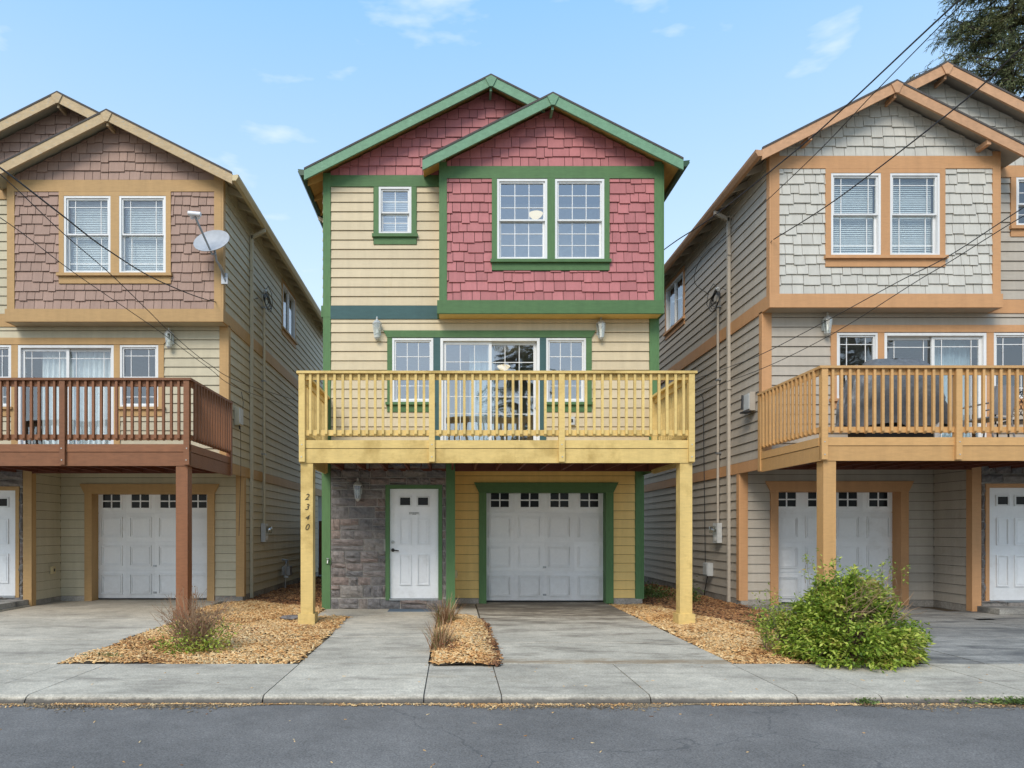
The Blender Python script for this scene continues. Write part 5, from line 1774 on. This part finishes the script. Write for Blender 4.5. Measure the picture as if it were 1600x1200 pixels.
# gas meter
t = thing('gas_meter', (XL + .2, 4.45, 0), "small grey gas meter against the beige house's side wall", 'gas meter')
mb = MB(); mb.box(-.1, .1, -.12, .12, .34, .56); mb.build('meter_body', M['metal'], t)
mb = MB(); mb.tube([(0, -.18, 0), (0, -.18, .62), (0, -.08, .68), (0, -.08, .55)], .02, 8); mb.tube([(0, .1, .55), (0, .1, .70), (-.15, .1, .72)], .02, 8); mb.build('pipe', M['metal'], t, smooth=True)
mb = MB(); mb.lathe((.02, -.18, .30), [(.02, -.03), (.07, -.015), (.07, .015), (.02, .03)], 14); mb.build('regulator', M['pewter'], t, smooth=True)


def outlet(loc, m, label, sgn=-1, ax='y'):
    t = thing('outlet_cover', loc, label, 'outlet cover')
    mb = MB(); mb.box(-.05, .05, -.05, 0, -.075, .075) if ax == 'y' else mb.box(min(0, sgn * .05), max(0, sgn * .05), -.05, .05, -.075, .075); mb.build('cover', m, t)
    mb = MB(); mb.box(-.02, .02, -.056, -.0505, -.03, .03) if ax == 'y' else mb.box(min(sgn * .0505, sgn * .056), max(sgn * .0505, sgn * .056), -.02, .02, -.03, .03); mb.build('socket', M['black'], t)
    return t


outlet(P3(893, 658, 12.79), M['grey_plastic'], "small grey outlet cover on cream siding behind the yellow railing")
outlet((.03, .45, .62), M['tan_metal'], "small tan outlet cover on yellow siding beside the green corner", 1, 'x')
outlet((-8.14 + .03, .49 + .62, .66), M['tan_metal'], "small outlet cover on beige siding left of the garage door", 1, 'x')

# hose tap
t = thing('hose_tap', P3(513, 876, 12.75), "small brass hose tap on the green corner trim by the stone wall", 'hose tap')
mb = MB(); mb.box(-.05, .05, 0.0, .012, -.06, .06); mb.build('backplate', PAL['main']['trim'], t)
mb = MB(); mb.tube([(0, 0, 0), (0, -.07, 0), (0, -.09, -.05)], .012, 8); mb.build('spout', M['pewter'], t, smooth=True)
mb = MB(); mb.lathe((0, -.05, .035), [(.008, -.03), (.008, 0), (.03, .004), (.03, .012)], 10); mb.build('handle', M['pewter'], t, smooth=True)

# door mat
mb = MB(); mb.prism([(-.45, -.2, 0), (.45, -.2, 0), (.45, .16, 0), (-.45, .16, 0)], [(-.44, -.19, .012), (.44, -.19, .012), (.44, .15, .012), (-.44, .15, .012)])
tag(mb.build('door_mat', M['mat'], None, (-.73, -.27, .005)), "flat grey-blue door mat on concrete before the white front door", 'door mat')

# lamps inside
for loc, lb in ((P3(837, 334, 13.3), "glowing bowl ceiling lamp behind the upper window pair of the cream house"),
                (P3(787, 572, 14.6), "glowing bowl ceiling lamp behind the cream house's sliding door")):
    t = thing('ceiling_lamp', loc, lb, 'ceiling lamp', 'glowing lamps inside the cream house')
    mb = MB(); mb.lathe((0, 0, 0), [(.02, -.085), (.08, -.075), (.125, -.03), (.14, .0), (.13, .005)], 20); mb.build('lamp_bowl', M['glow'], t, smooth=True)
    mb = MB(); mb.tube([(0, 0, .0), (0, 0, .28)], .012, 8); mb.build('stem', M['pewter'], t)

# ------------------------------------------------------------------ things on the taupe house's deck
t = thing('covered_grill', (P3(1374, 0, 11.5)[0], YR - 1.35, 2.862), "barbecue grill under a crumpled dark grey cover on the honey-coloured deck", 'covered grill')
mcov = paint("grey_cover_cloth", (.11, .115, .12, 1), .4, (3, 3, 3), gvar=.35, bump=.8, bscale=10, spec=.5)
mb = MB(); rr = random.Random(6)
nx, nz = 40, 14
rings = []
for j in range(nz + 1):
    v = j / nz
    hw = .74 - .10 * v - (.22 * max(0, v - .72) / .28); hd = .33 - .04 * v - (.14 * max(0, v - .78) / .22)
    z = .28 + 1.07 * v - .02
    row = []
    for i in range(nx):
        a = 2 * math.pi * i / nx
        ca, sa = math.cos(a), math.sin(a)
        k = (abs(ca) ** 4 + abs(sa) ** 4) ** -.25
        f = 1 + .06 * math.sin(a * 9 + v * 3) * (1 - v * .6) + .05 * math.sin(a * 17 - v * 5) * (1 - v * .7) + rr.uniform(-.035, .035)
        row.append((ca * k * hw * f - (.12 if ca < -.3 else 0) * (1 - v), sa * k * hd * f, z + rr.uniform(-.012, .012) + (.03 * math.sin(a * 6) if j == 0 else 0)))
    rings.append(row)
for row in rings: mb.v += row
for j in range(nz):
    for i in range(nx):
        i2 = (i + 1) % nx
        mb.f.append((j * nx + i, j * nx + i2, (j + 1) * nx + i2, (j + 1) * nx + i))
mb.f.append(tuple(nz * nx + i for i in range(nx)))
mb.build('cover', mcov, t, smooth=True)
mb = MB(); mb.box(-.6, .55, -.24, .24, .06, .27); mb.build('cart', M['black_metal'], t)
for (x_, y_) in ((-.55, -.2), (.5, -.2), (-.55, .2), (.5, .2)):
    mb = MB(); mb.lathe((x_, y_, .055), [(.02, -.02), (.055, -.02), (.055, .02), (.02, .02)], 12, 'y'); mb.build('wheel', M['black'], t)
mb = MB(); mb.box(.48, .56, -.27, -.245, .02, .32); mb.build('propane_tag', M['white'], t)


def patio_chair(loc, rz, ornate, label):
    t = thing('patio_chair', loc, label, 'patio chair', 'patio chairs on the honey-coloured deck')
    t.rotation_euler = (0, 0, rz)
    fm = M['black_metal'] if ornate else M['metal']
    for s in (-1, 1):
        mb = MB(); mb.tube([(s * .26, -.24, 0), (s * .26, -.2, .42)], .014, 8); mb.build('leg', fm, t)
        mb = MB(); mb.tube([(s * .26, .26, 0), (s * .26, .2, .42), (s * .25, .28, .9)], .014, 8); mb.build('leg', fm, t)
        mb = MB(); mb.tube([(s * .28, -.24, .42), (s * .29, -.22, .62), (s * .29, .2, .64)], .014, 8); mb.build('arm', fm, t)
    mb = MB(); mb.box(-.25, .25, -.24, .22, .405, .43); mb.build('seat', fm if ornate else simple("grey_sling", (.22, .24, .27, 1), .8), t)
    mb = MB()
    if ornate:
        mb.tube([(-.25, .25, .45), (-.25, .29, .8), (0, .31, .92), (.25, .29, .8), (.25, .25, .45)], .014, 8)
        for k in range(-3, 4):
            for q in range(4):
                cz = .52 + q * .1; pts = [Vector((k * .07 + .032 * math.cos(a_), .26 + (cz - .42) * .1, cz + .045 * math.sin(a_))) for a_ in [i_ * math.pi / 5 for i_ in range(11)]]
                mb.tube(pts, .006, 4)
        mb.build('backrest', fm, t)
    else:
        mb.prism([(-.24, .215, .46), (.24, .215, .46), (.24, .29, .92), (-.24, .29, .92)], [(-.24, .225, .46), (.24, .225, .46), (.24, .30, .92), (-.24, .30, .92)])
        mb.build('backrest', simple("grey_sling_back", (.26, .28, .31, 1), .8), t)
    return t


patio_chair((P3(1537, 0, 11.4)[0], -1.5, 2.862), math.radians(200), False, "grey sling patio chair seen between the balusters, left of the ornate one")
patio_chair((P3(1590, 0, 11.6)[0], -1.3, 2.862), math.radians(160), True, "black wrought-iron patio chair seen between the rightmost balusters")


# ------------------------------------------------------------------ overhead cables
def cable(pts, D0, D1, r, label, name='overhead_cable'):
    pts = [Vector(p) for p in pts]
    ln = [0]
    for i in range(1, len(pts)): ln.append(ln[-1] + (pts[i] - pts[i - 1]).length)
    out = []
    for i, p in enumerate(pts):
        t = ln[i] / ln[-1]
        D = 1 / ((1 - t) / D0 + t / D1)
        out.append(Vector(P3(p.x, p.y, D)))
    # smooth the polyline
    fine = []
    for i in range(len(out) - 1):
        p0, p1, p2, p3 = out[max(i - 1, 0)], out[i], out[i + 1], out[min(i + 2, len(out) - 1)]
        for k in range(8):
            t = k / 8
            fine.append(.5 * ((2 * p1) + (p2 - p0) * t + (2 * p0 - 5 * p1 + 4 * p2 - p3) * t * t + (3 * p1 - p0 - 3 * p2 + p3) * t ** 3))
    fine.append(out[-1])
    mb = MB(); mb.tube(fine, r, 6)
    return tag(mb.build(name, M['black'], smooth=True), label, 'cable', 'overhead service cables')


cable([(1700, -175), (1499, 0), (1329, 159), (1251, 229), (1116, 337), (1060, 374), (1035, 392)], 5.5, 13.4, .010, "uppermost thick black cable slanting across the sky to the cream house's right edge")
cable([(1700, -190), (1509, 0), (1368, 143), (1267, 248), (1143, 364), (1098, 400), (1085, 440), (1108, 460)], 5.5, 14.1, .006, "thin black cable just below the uppermost one, ending at the taupe house's mast")
cable([(1760, -60), (1600, 72), (1495, 167), (1309, 310), (1209, 374)], 5.5, 12.1, .009, "thick black cable crossing the taupe house's gable down to its corner")
cable([(1206, 376), (1190, 402), (1168, 444), (1150, 459), (1129, 450)], 12.1, 14.1, .007, "slack black cable looping from the taupe house's corner down to its mast")
cable([(1760, 230), (1600, 324), (1484, 399), (1402, 441), (1290, 502), (1193, 552), (1135, 575), (1012, 618)], 5.5, 13.5, .005, "upper of two thin cables crossing before the taupe house's upper windows")
cable([(1760, 250), (1600, 337), (1484, 409), (1430, 441), (1302, 521), (1193, 575), (1096, 610), (1012, 640)], 5.5, 13.5, .0045, "lower of two thin cables crossing before the taupe house's upper windows")
cable([(-160, 150), (0, 262), (94, 334), (166, 389), (253, 441), (344, 473), (403, 466)], 5.5, 15.3, .009, "thick black cable sagging across the beige house's window to its mast")
cable([(-160, 140), (0, 272), (97, 363), (169, 425), (228, 482), (270, 523), (325, 568), (383, 600), (512, 640)], 5.5, 13.5, .0045, "thin cable crossing the beige house from top left toward its lantern")
cable([(-160, 250), (0, 340), (110, 422), (200, 484), (255, 522), (325, 574), (380, 610), (512, 652)], 5.5, 13.5, .004, "lowest thin cable crossing the beige house under its upper windows")
